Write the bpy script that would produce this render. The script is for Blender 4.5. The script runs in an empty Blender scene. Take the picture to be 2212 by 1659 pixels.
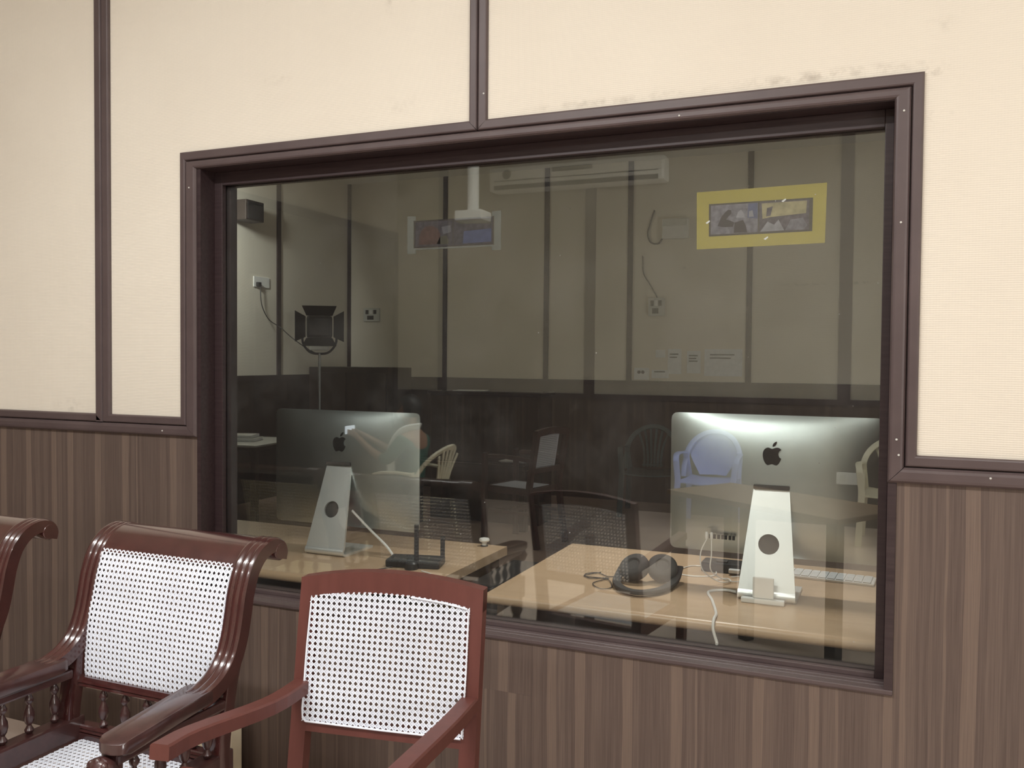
import bpy, bmesh, math, random
from mathutils import Vector, Matrix
random.seed(7)
SC = bpy.context.scene
COL = SC.collection
PI = math.pi
R = math.radians

# ------------------------------------------------------------------ camera, world, lights, exposure
cam_d = bpy.data.cameras.new('camera')
cam = bpy.data.objects.new('camera', cam_d)
COL.objects.link(cam)
right = Vector((0.92016046, 0.39145808, 0.00808107))
up = Vector((-0.01846375, 0.02276622, 0.9995703))
fwd = Vector((-0.39110589, 0.91991428, -0.02817636))
cm = Matrix.Identity(4)
for i in range(3):
    cm[i][0], cm[i][1], cm[i][2] = right[i], up[i], -fwd[i]
cm.translation = Vector((0, -2.5, 1.5))
cam.matrix_world = cm
cam_d.sensor_width = 36.0
cam_d.lens = 36.0 * 1900 / 2212
cam_d.clip_start = 0.02
SC.camera = cam

w = bpy.data.worlds.new('world')
SC.world = w
w.use_nodes = True
w.node_tree.nodes['Background'].inputs[0].default_value = (0.9, 0.85, 0.8, 1)
w.node_tree.nodes['Background'].inputs[1].default_value = 0.02

def area(name, loc, rot, sx, sy, energy, color):
    d = bpy.data.lights.new(name, 'AREA')
    d.shape = 'RECTANGLE'; d.size = sx; d.size_y = sy; d.energy = energy; d.color = color
    o = bpy.data.objects.new(name, d); o.location = loc; o.rotation_euler = rot
    COL.objects.link(o)
    return o
WARM = (1.0, 0.97, 0.93)
COOL = (1.0, 0.995, 0.985)
# (x, y, length, watts) unseen ceiling tubes assumed for the front room
ASSUMED_CEIL_TUBES = [(1.3, -2.4, 56.0), (-1.4, -2.4, 78.0), (-2.95, -2.4, 28.0), (-1.0, -4.45, 34.0)]
for i, (x, y, e) in enumerate(ASSUMED_CEIL_TUBES):
    area('assumed_ceiling_tube_light', (x, y, 3.50), (0, 0, 0), 1.2, 0.10, e, COOL)
area('assumed_wall_tube_light', (2.2, -5.70, 2.55), (R(80), 0, 0), 1.2, 0.08, 12.0, WARM)  # unseen tube assumed on the rear wall from the light
area('assumed_window_light', (3.10, -4.60, 1.72), (R(90), 0, R(90)), 1.10, 0.80, 52.0, (1.0, 0.985, 0.96))  # light of the assumed window, added out of view at the right
pl = area('desk_fill_light', (-0.8, 0.95, 2.72), (0, 0, 0), 0.30, 0.30, 11.5, (1.0, 0.97, 0.92))  # added out of view to brighten the desks
pl.data.spread = R(100)
wash = area('left_wall_fill_light', (-5.35, 2.9, 3.22), Vector((-.85, .62, -.42)).to_track_quat('-Z', 'Y').to_euler(), 0.30, 0.30, 34.0, (0.97, 1.0, 0.95))  # added out of view to brighten the left studio wall
wash.data.spread = R(96)
area('far_wall_fill_light', (1.27, 3.33, 1.12), (R(90), 0, R(48)), 0.55, 0.55, 16.0, (0.97, 1.0, 0.95))  # added out of view as fill on the studio far wall

SC.view_settings.view_transform = 'Standard'
SC.view_settings.look = 'None'
SC.view_settings.gamma = 1.0
SC.view_settings.use_curve_mapping = False
SC.view_settings.exposure = -0.03
try:
    SC.cycles.use_denoising = True
    SC.cycles.max_bounces = 8
    SC.cycles.transparent_max_bounces = 16
    SC.cycles.sample_clamp_indirect = 4.0
    SC.cycles.caustics_reflective = False
    SC.cycles.caustics_refractive = False
except Exception:
    pass

# ------------------------------------------------------------------ materials
def nodes_of(name):
    m = bpy.data.materials.new(name); m.use_nodes = True
    nt = m.node_tree
    return m, nt, nt.nodes['Principled BSDF']

def N(nt, typ, **kw):
    n = nt.nodes.new(typ)
    for k, v in kw.items():
        setattr(n, k, v)
    return n

def mth(nt, op, a, b=None, c=None):
    n = N(nt, 'ShaderNodeMath', operation=op)
    for i, v in enumerate((a, b, c)):
        if v is None: continue
        if isinstance(v, (int, float)): n.inputs[i].default_value = v
        else: nt.links.new(v, n.inputs[i])
    return n.outputs[0]

def mixc(nt, fac, a, b, blend='MIX'):
    n = N(nt, 'ShaderNodeMix', data_type='RGBA', blend_type=blend)
    for s, v in ((n.inputs[0], fac), (n.inputs[6], a), (n.inputs[7], b)):
        if isinstance(v, (int, float)): s.default_value = v
        elif isinstance(v, tuple): s.default_value = (*v, 1) if len(v) == 3 else v
        else: nt.links.new(v, s)
    return n.outputs[2]

def ramp(nt, val, stops):
    n = N(nt, 'ShaderNodeValToRGB')
    el = n.color_ramp.elements
    while len(el) < len(stops): el.new(0.5)
    for e, (p, c) in zip(el, stops):
        e.position = p
        e.color = (*c, 1) if isinstance(c, tuple) else (c, c, c, 1)
    nt.links.new(val, n.inputs[0])
    return n.outputs[0]

def noise(nt, vec, scale, detail=2.0, rough=0.5, dim='3D', w=None):
    n = N(nt, 'ShaderNodeTexNoise', noise_dimensions=dim)
    n.inputs['Scale'].default_value = scale
    n.inputs['Detail'].default_value = detail
    n.inputs['Roughness'].default_value = rough
    if vec is not None: nt.links.new(vec, n.inputs['Vector'])
    if w is not None: nt.links.new(w, n.inputs['W'])
    return n.outputs[0]

def ocoord(nt, scale=None, loc=None):
    t = N(nt, 'ShaderNodeTexCoord').outputs['Object']
    if scale is None and loc is None: return t
    mp = N(nt, 'ShaderNodeMapping')
    if scale: mp.inputs['Scale'].default_value = scale
    if loc: mp.inputs['Location'].default_value = loc
    nt.links.new(t, mp.inputs[0])
    return mp.outputs[0]

def bump(nt, bsdf, h, strength, dist):
    b = N(nt, 'ShaderNodeBump')
    b.inputs['Strength'].default_value = strength
    b.inputs['Distance'].default_value = dist
    nt.links.new(h, b.inputs['Height'])
    nt.links.new(b.outputs[0], bsdf.inputs['Normal'])

def simple(name, col, rough=0.5, metal=0.0, var=0.12, vscale=18.0, spec=0.5, coat=0.0, bmp=0.0):
    m, nt, b = nodes_of(name)
    n = noise(nt, ocoord(nt), vscale, 3.0)
    c2 = tuple(min(1, c * (1 + var)) for c in col); c1 = tuple(c * (1 - var) for c in col)
    nt.links.new(ramp(nt, n, [(0.3, c1), (0.7, c2)]), b.inputs['Base Color'])
    b.inputs['Roughness'].default_value = rough
    b.inputs['Metallic'].default_value = metal
    b.inputs['Specular IOR Level'].default_value = spec
    b.inputs['Coat Weight'].default_value = coat
    if bmp: bump(nt, b, noise(nt, ocoord(nt), vscale * 12, 2.0), bmp, 0.001)
    return m

def wood(name, c1, c2, rough, scale=(60, 6, 6), coat=0.0, bmp=0.08):
    m, nt, b = nodes_of(name)
    v = ocoord(nt, scale)
    n = noise(nt, v, 1.0, 4.0, 0.6)
    nt.links.new(ramp(nt, n, [(0.3, c1), (0.7, c2)]), b.inputs['Base Color'])
    b.inputs['Roughness'].default_value = rough
    b.inputs['Coat Weight'].default_value = coat
    b.inputs['Coat Roughness'].default_value = 0.12
    bump(nt, b, n, bmp, 0.001)
    return m

def fabric_mat():
    m, nt, b = nodes_of('cream_ribbed_fabric')
    co = ocoord(nt)
    s = N(nt, 'ShaderNodeSeparateXYZ'); nt.links.new(co, s.inputs[0])
    x, z = s.outputs[0], s.outputs[2]
    wob = noise(nt, co, 3.0, 2.0)
    zz = mth(nt, 'ADD', mth(nt, 'MULTIPLY', z, 2 * PI / 0.0056), mth(nt, 'MULTIPLY', wob, 5.0))
    rib = mth(nt, 'MULTIPLY_ADD', mth(nt, 'SINE', zz), 0.5, 0.5)
    wv = mth(nt, 'MULTIPLY_ADD', mth(nt, 'SINE', mth(nt, 'MULTIPLY', x, 2 * PI / 0.0072)), 0.5, 0.5)
    h = mth(nt, 'ADD', rib, mth(nt, 'MULTIPLY', wv, 0.35))
    base = ramp(nt, noise(nt, co, 1.3, 4.0, 0.55), [(0.3, (0.735, 0.680, 0.580)), (0.7, (0.785, 0.735, 0.633))])
    base = mixc(nt, mth(nt, 'MULTIPLY', mth(nt, 'SUBTRACT', 1.0, rib), 0.16), base, (0.56, 0.50, 0.41))
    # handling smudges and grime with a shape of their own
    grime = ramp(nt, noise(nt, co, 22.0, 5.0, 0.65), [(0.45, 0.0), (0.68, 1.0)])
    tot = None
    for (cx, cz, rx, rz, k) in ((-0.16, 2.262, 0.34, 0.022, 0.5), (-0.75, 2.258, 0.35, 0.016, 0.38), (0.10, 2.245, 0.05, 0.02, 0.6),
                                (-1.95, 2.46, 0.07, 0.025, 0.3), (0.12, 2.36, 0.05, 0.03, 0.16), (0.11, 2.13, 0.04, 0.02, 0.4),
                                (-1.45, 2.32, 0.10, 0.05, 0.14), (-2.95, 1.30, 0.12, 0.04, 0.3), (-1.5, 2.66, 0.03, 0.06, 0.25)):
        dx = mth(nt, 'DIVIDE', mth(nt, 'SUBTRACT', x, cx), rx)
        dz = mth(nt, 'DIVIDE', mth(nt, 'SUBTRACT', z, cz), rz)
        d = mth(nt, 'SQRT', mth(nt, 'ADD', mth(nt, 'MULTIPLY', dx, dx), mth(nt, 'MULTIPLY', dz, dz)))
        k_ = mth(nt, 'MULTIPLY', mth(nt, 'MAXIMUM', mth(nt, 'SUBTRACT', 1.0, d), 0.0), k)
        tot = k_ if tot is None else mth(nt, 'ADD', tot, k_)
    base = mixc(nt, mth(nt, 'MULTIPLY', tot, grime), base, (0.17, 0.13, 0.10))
    nt.links.new(base, b.inputs['Base Color'])
    b.inputs['Roughness'].default_value = 0.85
    b.inputs['Specular IOR Level'].default_value = 0.2
    b.inputs['Sheen Weight'].default_value = 0.15
    wr = mth(nt, 'MULTIPLY', noise(nt, ocoord(nt, (2, 1, 5)), 2.0, 3.0), 6.0)
    bump(nt, b, mth(nt, 'ADD', h, wr), 0.28, 0.0016)
    return m

def laminate_mat():
    m, nt, b = nodes_of('striped_walnut_laminate')
    co = ocoord(nt)
    oi = N(nt, 'ShaderNodeObjectInfo').outputs['Random']
    s = N(nt, 'ShaderNodeSeparateXYZ'); nt.links.new(co, s.inputs[0])
    x, z = s.outputs[0], s.outputs[2]
    warp = noise(nt, ocoord(nt, (9, 1, 1.6)), 1.0, 2.0)
    xs = mth(nt, 'ADD', mth(nt, 'ADD', x, mth(nt, 'MULTIPLY', warp, 0.022)), mth(nt, 'MULTIPLY', oi, 7.31))
    broad = noise(nt, None, 17.0, 3.0, 0.7, '1D', xs)
    fine = noise(nt, ocoord(nt, (420, 1, 5)), 1.0, 2.0)
    mid = noise(nt, None, 95.0, 3.0, 0.65, '1D', xs)
    c = ramp(nt, broad, [(0.30, (0.074, 0.049, 0.042)), (0.5, (0.096, 0.067, 0.056)), (0.72, (0.120, 0.086, 0.071))])
    c = mixc(nt, 0.55, c, ramp(nt, mid, [(0.3, (0.070, 0.048, 0.041)), (0.7, (0.128, 0.092, 0.077))]))
    st = noise(nt, None, 21.0, 0.0, 0.5, '1D', mth(nt, 'ADD', xs, 3.7))
    line = ramp(nt, st, [(0.625, 0.0), (0.645, 1.0)])
    st2 = noise(nt, None, 26.0, 0.0, 0.5, '1D', mth(nt, 'ADD', xs, 11.3))
    line2 = ramp(nt, st2, [(0.56, 0.0), (0.59, 1.0)])
    c = mixc(nt, mth(nt, 'MULTIPLY', line2, 0.35), c, (0.185, 0.135, 0.108))
    c = mixc(nt, mth(nt, 'MULTIPLY', line, 0.68), c, (0.215, 0.155, 0.120))
    c = mixc(nt, 0.42, c, ramp(nt, fine, [(0.25, (0.06, 0.042, 0.036)), (0.75, (0.175, 0.13, 0.105))]))
    nt.links.new(c, b.inputs['Base Color'])
    b.inputs['Roughness'].default_value = 0.5
    b.inputs['Specular IOR Level'].default_value = 0.4
    bump(nt, b, fine, 0.06, 0.0008)
    return m

def weather_glass():
    m = bpy.data.materials.new('tinted_window_glass'); m.use_nodes = True
    nt = m.node_tree
    for n in list(nt.nodes): nt.nodes.remove(n)
    out = N(nt, 'ShaderNodeOutputMaterial')
    tr = N(nt, 'ShaderNodeBsdfTransparent'); tr.inputs[0].default_value = (0.895, 0.905, 0.885, 1)
    gl = N(nt, 'ShaderNodeBsdfGlossy'); gl.inputs['Roughness'].default_value = 0.0
    gl.inputs[0].default_value = (0.96, 1.0, 0.97, 1)
    lw = N(nt, 'ShaderNodeLayerWeight'); lw.inputs[0].default_value = 0.5
    f5 = mth(nt, 'POWER', lw.outputs['Facing'], 5.0)
    fac = mth(nt, 'MULTIPLY_ADD', f5, 0.9, GLASS_F0)
    mx = N(nt, 'ShaderNodeMixShader')
    nt.links.new(fac, mx.inputs[0]); nt.links.new(tr.outputs[0], mx.inputs[1]); nt.links.new(gl.outputs[0], mx.inputs[2])
    # faint dust film and specks on the pane
    df = N(nt, 'ShaderNodeBsdfDiffuse'); df.inputs[0].default_value = (0.8, 0.8, 0.78, 1)
    dust = ramp(nt, noise(nt, ocoord(nt), 4.0, 6.0, 0.7), [(0.45, 0.006), (0.75, 0.022)])
    vo = N(nt, 'ShaderNodeTexVoronoi'); vo.inputs['Scale'].default_value = 9.0
    nt.links.new(ocoord(nt), vo.inputs['Vector'])
    speck = ramp(nt, vo.outputs['Distance'], [(0.012, 0.35), (0.02, 0.0)])
    mx2 = N(nt, 'ShaderNodeMixShader')
    nt.links.new(mth(nt, 'ADD', dust, speck), mx2.inputs[0])
    nt.links.new(mx.outputs[0], mx2.inputs[1]); nt.links.new(df.outputs[0], mx2.inputs[2])
    nt.links.new(mx2.outputs[0], out.inputs[0])
    return m
GLASS_F0 = 0.086

def emit(name, col, strength):
    m, nt, b = nodes_of(name)
    b.inputs['Base Color'].default_value = (0.8, 0.8, 0.8, 1)
    b.inputs['Emission Color'].default_value = (*col, 1)
    b.inputs['Emission Strength'].default_value = strength
    return m

M = dict(
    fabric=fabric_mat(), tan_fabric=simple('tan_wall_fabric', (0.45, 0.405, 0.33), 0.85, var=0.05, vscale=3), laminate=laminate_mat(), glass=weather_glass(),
    bead=wood('brown_moulding', (0.074, 0.052, 0.052), (0.098, 0.071, 0.070), 0.42, (5, 5, 5), bmp=0.02),
    jamb=wood('dark_maroon_wood', (0.024, 0.0125, 0.014), (0.042, 0.026, 0.027), 0.45, (4, 90, 90)),
    mahogany=wood('polished_mahogany', (0.040, 0.0112, 0.0105), (0.066, 0.0195, 0.0175), 0.22, (25, 25, 5), coat=1.0, bmp=0.03),
    carved=wood('dark_carved_mahogany', (0.034, 0.0125, 0.012), (0.064, 0.025, 0.023), 0.33, (20, 20, 20), coat=0.5, bmp=0.03),
    redwood=wood('red_brown_teak', (0.092, 0.026, 0.019), (0.116, 0.034, 0.026), 0.48, (30, 30, 4), bmp=0.04),
    cane=simple('white_plastic_cane', (0.80, 0.835, 0.91), 0.40, var=0.05, vscale=9),
    cane_y=simple('yellowed_cane', (0.74, 0.66, 0.45), 0.45, var=0.15, vscale=9),
    alu=simple('brushed_aluminium', (0.64, 0.71, 0.72), 0.36, 1.0, 0.03),
    stand=simple('satin_aluminium', (0.93, 0.97, 0.985), 0.40, 0.75, 0.01),
    black=simple('black_plastic', (0.018, 0.018, 0.020), 0.4),
    blackgloss=simple('black_gloss', (0.012, 0.014, 0.014), 0.08),
    screen=simple('dark_screen', (0.010, 0.010, 0.012), 0.1),
    desk=wood('beech_laminate', (0.50, 0.35, 0.225), (0.56, 0.40, 0.265), 0.32, (3, 30, 30), bmp=0.01),
    deskside=wood('dark_desk_board', (0.16, 0.095, 0.05), (0.22, 0.135, 0.075), 0.45, (3, 20, 20)),
    white=simple('white_plastic', (0.80, 0.80, 0.78), 0.35, var=0.04),
    paper=simple('white_paper', (0.74, 0.76, 0.78), 0.8, var=0.06, vscale=30),
    grey=simple('grey_foam', (0.085, 0.080, 0.078), 0.85, spec=0.2),
    cream=simple('cream_plastic', (0.84, 0.78, 0.60), 0.42, var=0.06),
    blue=simple('blue_plastic', (0.33, 0.42, 0.95), 0.32, var=0.06),
    green=simple('dark_green_plastic', (0.085, 0.125, 0.13), 0.26, var=0.08),
    floor=simple('buff_stone_floor', (0.72, 0.60, 0.52), 0.30, var=0.08, vscale=2.5),
    floor_in=simple('dull_pinkish_floor', (0.36, 0.26, 0.22), 0.5, var=0.1, vscale=2.5),
    ceil=simple('white_ceiling', (0.80, 0.78, 0.73), 0.9, var=0.02),
    ebony=simple('black_lacquer', (0.015, 0.011, 0.010), 0.14, var=0.2, coat=0.6),
    darkwood=wood('very_dark_wood', (0.030, 0.020, 0.017), (0.050, 0.034, 0.028), 0.45, (10, 10, 3)),
    yellow=simple('yellow_paper', (0.40, 0.335, 0.070), 0.7, var=0.06, vscale=8),
    tape=simple('masking_tape', (0.62, 0.62, 0.58), 0.6, var=0.06),
    shaded_tape=simple('shaded_white_tape', (0.155, 0.160, 0.150), 0.5, var=0.12),  # white tape greyed to carry the weaker light on the left strip
    pd_mauve=simple('shaded_photo_mauve', (0.040, 0.036, 0.042), 0.35, var=0.4, vscale=70),  # left strip prints: photo tones darkened for the weaker light there
    pd_blue=simple('shaded_photo_blue', (0.045, 0.055, 0.110), 0.35, var=0.2, vscale=40),
    pd_red=simple('shaded_photo_rust', (0.055, 0.030, 0.026), 0.35, var=0.3, vscale=50),
    pd_pale=simple('shaded_photo_pale', (0.095, 0.095, 0.105), 0.35, var=0.2, vscale=40),
    pd_olive=simple('shaded_photo_olive', (0.055, 0.052, 0.035), 0.35, var=0.2, vscale=40),
    skin=simple('brown_skin', (0.36, 0.20, 0.13), 0.55, var=0.08),
    hair=simple('black_hair', (0.012, 0.010, 0.010), 0.5),
    cloth_green=simple('dark_green_cloth', (0.03, 0.11, 0.085), 0.85, var=0.15),
    cloth_white=simple('white_cloth', (0.75, 0.76, 0.74), 0.85, var=0.08),
    cloth_maroon=simple('maroon_cloth', (0.14, 0.03, 0.035), 0.85, var=0.12),
    chrome=simple('chrome', (0.8, 0.8, 0.8), 0.15, 1.0, 0.02),
    ph_dark=simple('photo_dark_tone', (0.035, 0.028, 0.030), 0.35),
    ph_grey=simple('photo_grey_tone', (0.125, 0.12, 0.14), 0.35, var=0.35, vscale=60),
    ph_sepia=simple('photo_sepia_tone', (0.25, 0.225, 0.13), 0.35, var=0.25, vscale=40),
    ph_mauve=simple('photo_mauve_tone', (0.075, 0.065, 0.075), 0.35, var=0.4, vscale=70),
    ph_blue=simple('photo_blue_tone', (0.07, 0.08, 0.14), 0.35, var=0.2, vscale=40),
    ph_red=simple('photo_rust_tone', (0.16, 0.06, 0.045), 0.35, var=0.3, vscale=50),
    ph_pale=simple('photo_pale_tone', (0.20, 0.20, 0.22), 0.35, var=0.2, vscale=40),
    tube=emit('assumed_lit_tube', (1.0, 0.95, 0.85), 6.0),
    assumed_daylight=emit('assumed_window_glow', (1.0, 0.985, 0.96), 4.0),  # glow for the panes of the assumed window
    phone=emit('lit_phone_screen', (0.75, 0.85, 1.0), 2.2),
    foliage=simple('dull_metal', (0.30, 0.30, 0.30), 0.4, 0.8),
)

# ------------------------------------------------------------------ mesh helpers
class MB:
    def __init__(s): s.v = []; s.f = []
    def add(s, vs, fs):
        o = len(s.v); s.v += [tuple(p) for p in vs]; s.f += [tuple(i + o for i in f) for f in fs]; return s
    def box(s, x0, x1, y0, y1, z0, z1, bev=0.0):
        if bev <= 0:
            vs = [(x, y, z) for z in (z0, z1) for y in (y0, y1) for x in (x0, x1)]
            return s.add(vs, [(0, 2, 3, 1), (4, 5, 7, 6), (0, 1, 5, 4), (2, 6, 7, 3), (0, 4, 6, 2), (1, 3, 7, 5)])
        bm = bmesh.new()
        bmesh.ops.create_cube(bm, size=1.0)
        for v in bm.verts:
            v.co = Vector(((x0 + x1) / 2 + v.co.x * (x1 - x0), (y0 + y1) / 2 + v.co.y * (y1 - y0), (z0 + z1) / 2 + v.co.z * (z1 - z0)))
        b = min(bev, 0.45 * min(x1 - x0, y1 - y0, z1 - z0))
        bmesh.ops.bevel(bm, geom=bm.edges[:], offset=b, segments=2, affect='EDGES', profile=0.6)
        return s.bm(bm)
    def bm(s, bm, mat=None):
        bm.verts.index_update()
        vs = [(mat @ v.co if mat else v.co.copy()) for v in bm.verts]
        fs = [[v.index for v in f.verts] for f in bm.faces]
        bm.free(); return s.add(vs, fs)
    def sweep(s, path, section, side=None, cap=True, closed=False):
        """section: list of (a, b) - a along side vector, b along normal (side x tangent)."""
        P = [Vector(p) for p in path]; n = len(P); k = 0; vs = []; prev = None
        for i, p in enumerate(P):
            if closed: t = P[(i + 1) % n] - P[i - 1]
            else: t = P[min(i + 1, n - 1)] - P[max(i - 1, 0)]
            t.normalize()
            if side is not None: a = Vector(side)
            elif prev is None:
                a = Vector((0, 0, 1)).cross(t)
                if a.length < 0.05: a = Vector((1, 0, 0))
            else: a = prev
            a = (a - t * a.dot(t)).normalized(); b = t.cross(a); prev = a
            sec = section(i / max(1, n - 1)) if callable(section) else section
            k = len(sec)
            for (u, v_) in sec: vs.append(p + a * u + b * v_)
        fs = []
        for i in range(n if closed else n - 1):
            j = (i + 1) % n
            for q in range(k):
                r = (q + 1) % k
                fs.append((i * k + q, i * k + r, j * k + r, j * k + q))
        if cap and not closed:
            fs.append(tuple(range(k))[::-1]); fs.append(tuple((n - 1) * k + q for q in range(k)))
        return s.add(vs, fs)
    def tube(s, path, r, k=8, closed=False):
        f = r if callable(r) else (lambda t: r)
        return s.sweep(path, lambda t: [(f(t) * math.cos(2 * PI * q / k), f(t) * math.sin(2 * PI * q / k)) for q in range(k)], closed=closed)
    def lathe(s, prof, k=16, loc=(0, 0, 0), mat=None):
        vs = []; fs = []; n = len(prof)
        for (r, z) in prof:
            for q in range(k):
                p = Vector((r * math.cos(2 * PI * q / k), r * math.sin(2 * PI * q / k), z))
                if mat: p = mat @ p
                vs.append(p + Vector(loc))
        for i in range(n - 1):
            for q in range(k):
                r_ = (q + 1) % k
                fs.append((i * k + q, i * k + r_, (i + 1) * k + r_, (i + 1) * k + q))
        fs.append(tuple(range(k))[::-1]); fs.append(tuple((n - 1) * k + q for q in range(k)))
        return s.add(vs, fs)
    def prism(s, poly, d0, d1, axis='y'):
        """poly in (x,z) extruded in y (axis y); (y,z) in x; (x,y) in z"""
        def pt(a, b, d): return {'y': (a, d, b), 'x': (d, a, b), 'z': (a, b, d)}[axis]
        k = len(poly)
        vs = [pt(a, b, d0) for a, b in poly] + [pt(a, b, d1) for a, b in poly]
        fs = [tuple(range(k)), tuple(range(k, 2 * k))[::-1]] + [(q, q + k, (q + 1) % k + k, (q + 1) % k) for q in range(k)]
        return s.add(vs, fs)
    def build(s, name, mat, parent=None, smooth=False, label=None, kind=None, loc=None, angle=40):
        me = bpy.data.meshes.new(name)
        me.from_pydata([tuple(v) for v in s.v], [], s.f)
        bm = bmesh.new(); bm.from_mesh(me)
        bmesh.ops.recalc_face_normals(bm, faces=bm.faces[:])
        bm.to_mesh(me); bm.free()
        me.materials.append(M[mat] if isinstance(mat, str) else mat)
        if smooth:
            for p in me.polygons: p.use_smooth = True
            try: me.set_sharp_from_angle(angle=R(angle))
            except Exception: pass
        o = bpy.data.objects.new(name, me); COL.objects.link(o)
        if parent is not None: o.parent = parent
        if loc: o.location = loc
        if label: o['label'] = label
        if kind: o['kind'] = kind
        return o

def thing(name, label, cat, loc=(0, 0, 0), rz=0.0, group=None):
    o = bpy.data.objects.new(name, None); COL.objects.link(o)
    o.empty_display_size = 0.05
    o.location = loc; o.rotation_euler = (0, 0, rz)
    tag(o, label, cat, group)
    return o
def tag(o, label, cat, group=None):
    o['label'] = label; o['category'] = cat
    if group: o['group'] = group
    return o
def struct(mb, name, mat, parent=None, smooth=False):
    return mb.build(name, mat, parent, smooth, kind=None if parent else 'structure')
def dup(root, loc, label, rz=None):
    r = root.copy(); COL.objects.link(r); r.location = loc
    if rz is not None: r.rotation_euler = (0, 0, rz)
    r['label'] = label
    for ch in list(root.children):
        c = ch.copy(); COL.objects.link(c); c.parent = r
        for g in list(ch.children):
            d = g.copy(); COL.objects.link(d); d.parent = c
    return r

def catmull(pts, n=8):
    P = [Vector(p) for p in pts]; out = []
    for i in range(len(P) - 1):
        p0 = P[i - 1] if i else P[i] * 2 - P[i + 1]
        p1, p2 = P[i], P[i + 1]
        p3 = P[i + 2] if i + 2 < len(P) else P[i + 1] * 2 - P[i]
        for j in range(n):
            t = j / n
            out.append(0.5 * ((2 * p1) + (p2 - p0) * t + (2 * p0 - 5 * p1 + 4 * p2 - p3) * t * t + (3 * p1 - p0 - 3 * p2 + p3) * t ** 3))
    out.append(P[-1]); return out

def rrect(hx, hy, r, n=4):
    out = []
    for cx, cy, a0 in ((hx - r, hy - r, 0), (-hx + r, hy - r, 90), (-hx + r, -hy + r, 180), (hx - r, -hy + r, 270)):
        for i in range(n + 1):
            a = R(a0 + 90 * i / n); out.append((cx + r * math.cos(a), cy + r * math.sin(a)))
    return out

# ------------------------------------------------------------------ room shell: front wall with the studio window
CEIL = 3.6
XL, XR = -5.04, 3.2            # front room side walls
YB = -5.87                     # front room rear wall
# opening of the wall
OX0, OX1, OZ0, OZ1 = -2.306, 0.031, 0.623, 2.196
wf = MB()
wf.box(XL, OX0, 0.006, 0.118, 0, CEIL); wf.box(OX1, XR, 0.006, 0.118, 0, CEIL)
wf.box(OX0, OX1, 0.006, 0.118, 0, OZ0); wf.box(OX0, OX1, 0.006, 0.118, OZ1, CEIL)
wall_front = struct(wf, 'wall_front', 'darkwood')
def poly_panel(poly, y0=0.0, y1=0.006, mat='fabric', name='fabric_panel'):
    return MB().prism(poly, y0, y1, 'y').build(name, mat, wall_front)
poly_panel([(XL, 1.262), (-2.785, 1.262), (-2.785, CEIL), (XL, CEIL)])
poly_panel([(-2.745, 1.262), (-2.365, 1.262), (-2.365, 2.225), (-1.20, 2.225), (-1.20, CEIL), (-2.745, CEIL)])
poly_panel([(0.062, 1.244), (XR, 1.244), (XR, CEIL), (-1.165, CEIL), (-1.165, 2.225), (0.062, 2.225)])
# laminate sheets below the rail (each sheet its own board with a hairline joint)
LY0, LY1 = 0.0005, 0.006
def sheet(x0, x1, z0, z1):
    return MB().box(x0, x1, LY0, LY1, z0, z1).build('laminate_sheet', 'laminate', wall_front)
sheet(XL, -3.402, 0.0, 1.215); sheet(-3.4, OX0, 0.0, 1.215)
sheet(OX0, -1.3005, 0.0, OZ0); sheet(-1.30, -0.9885, 0.4603, OZ0); sheet(-1.30, -0.9885, 0.0, 0.46); sheet(-0.988, OX1, 0.0, OZ0)
sheet(OX1, 1.2, 0.0, 1.195); sheet(1.202, XR, 0.0, 1.195)

_tn = [0]
def strip(outer0, outer1, inner1, inner0, h=0.014, ch=0.006, mat='bead', name=None, y=0.0):
    """a moulding strip seen from the front room: outline quad in (x,z), chamfered towards the room"""
    _tn[0] += 1
    q = [Vector((a, b)) for a, b in (outer0, outer1, inner1, inner0)]
    c = (q[0] + q[1] + q[2] + q[3]) / 4
    e = (q[1] - q[0]).normalized(); nn = Vector((-e.y, e.x))
    wv = (q[3] - q[0]); wd = abs(wv.dot(nn)); nn = nn if wv.dot(nn) > 0 else -nn
    m = MB()
    lev = [(0.004, 0.0), (0.0, -h * 0.45), (0.0, -h * 0.55), (ch * 0.45, -h * 0.9), (ch, -h)]
    rings = []
    for ins, yy in lev:
        k = ins if ins > 0 and yy < 0 else 0
        f = k / max(wd, 1e-6)
        a = q[0].lerp(q[3], f); d = q[0].lerp(q[3], 1 - f); b = q[1].lerp(q[2], f); cc = q[1].lerp(q[2], 1 - f)
        rings.append([(p.x, y + yy, p.y) for p in (a, b, cc, d)])
    vs = [p for r in rings for p in r]; fs = []
    for i in range(len(rings) - 1):
        for j in range(4):
            k2 = (j + 1) % 4
            fs.append((i * 4 + j, i * 4 + k2, i * 4 + 4 + k2, i * 4 + 4 + j))
    L = (len(rings) - 1) * 4
    fs += [(0, 1, 2, 3), (L, L + 3, L + 2, L + 1)]
    m.add(vs, fs)
    return struct(m, name or 'trim_%d' % _tn[0], mat)
g = 0.0012
zl0, zl1, zl2 = 1.207, 1.246, 1.278      # left rail: bottom, groove, top
zr0, zr1, zr2 = 1.187, 1.229, 1.260      # right rail
xo, xc, xi = -2.379, -2.351, -2.304      # left of window: outer, groove, inner
Xo, Xc, Xi = 0.077, 0.048, 0.008         # right
zo, zc, zi = 2.242, 2.208, 2.178         # top
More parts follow.
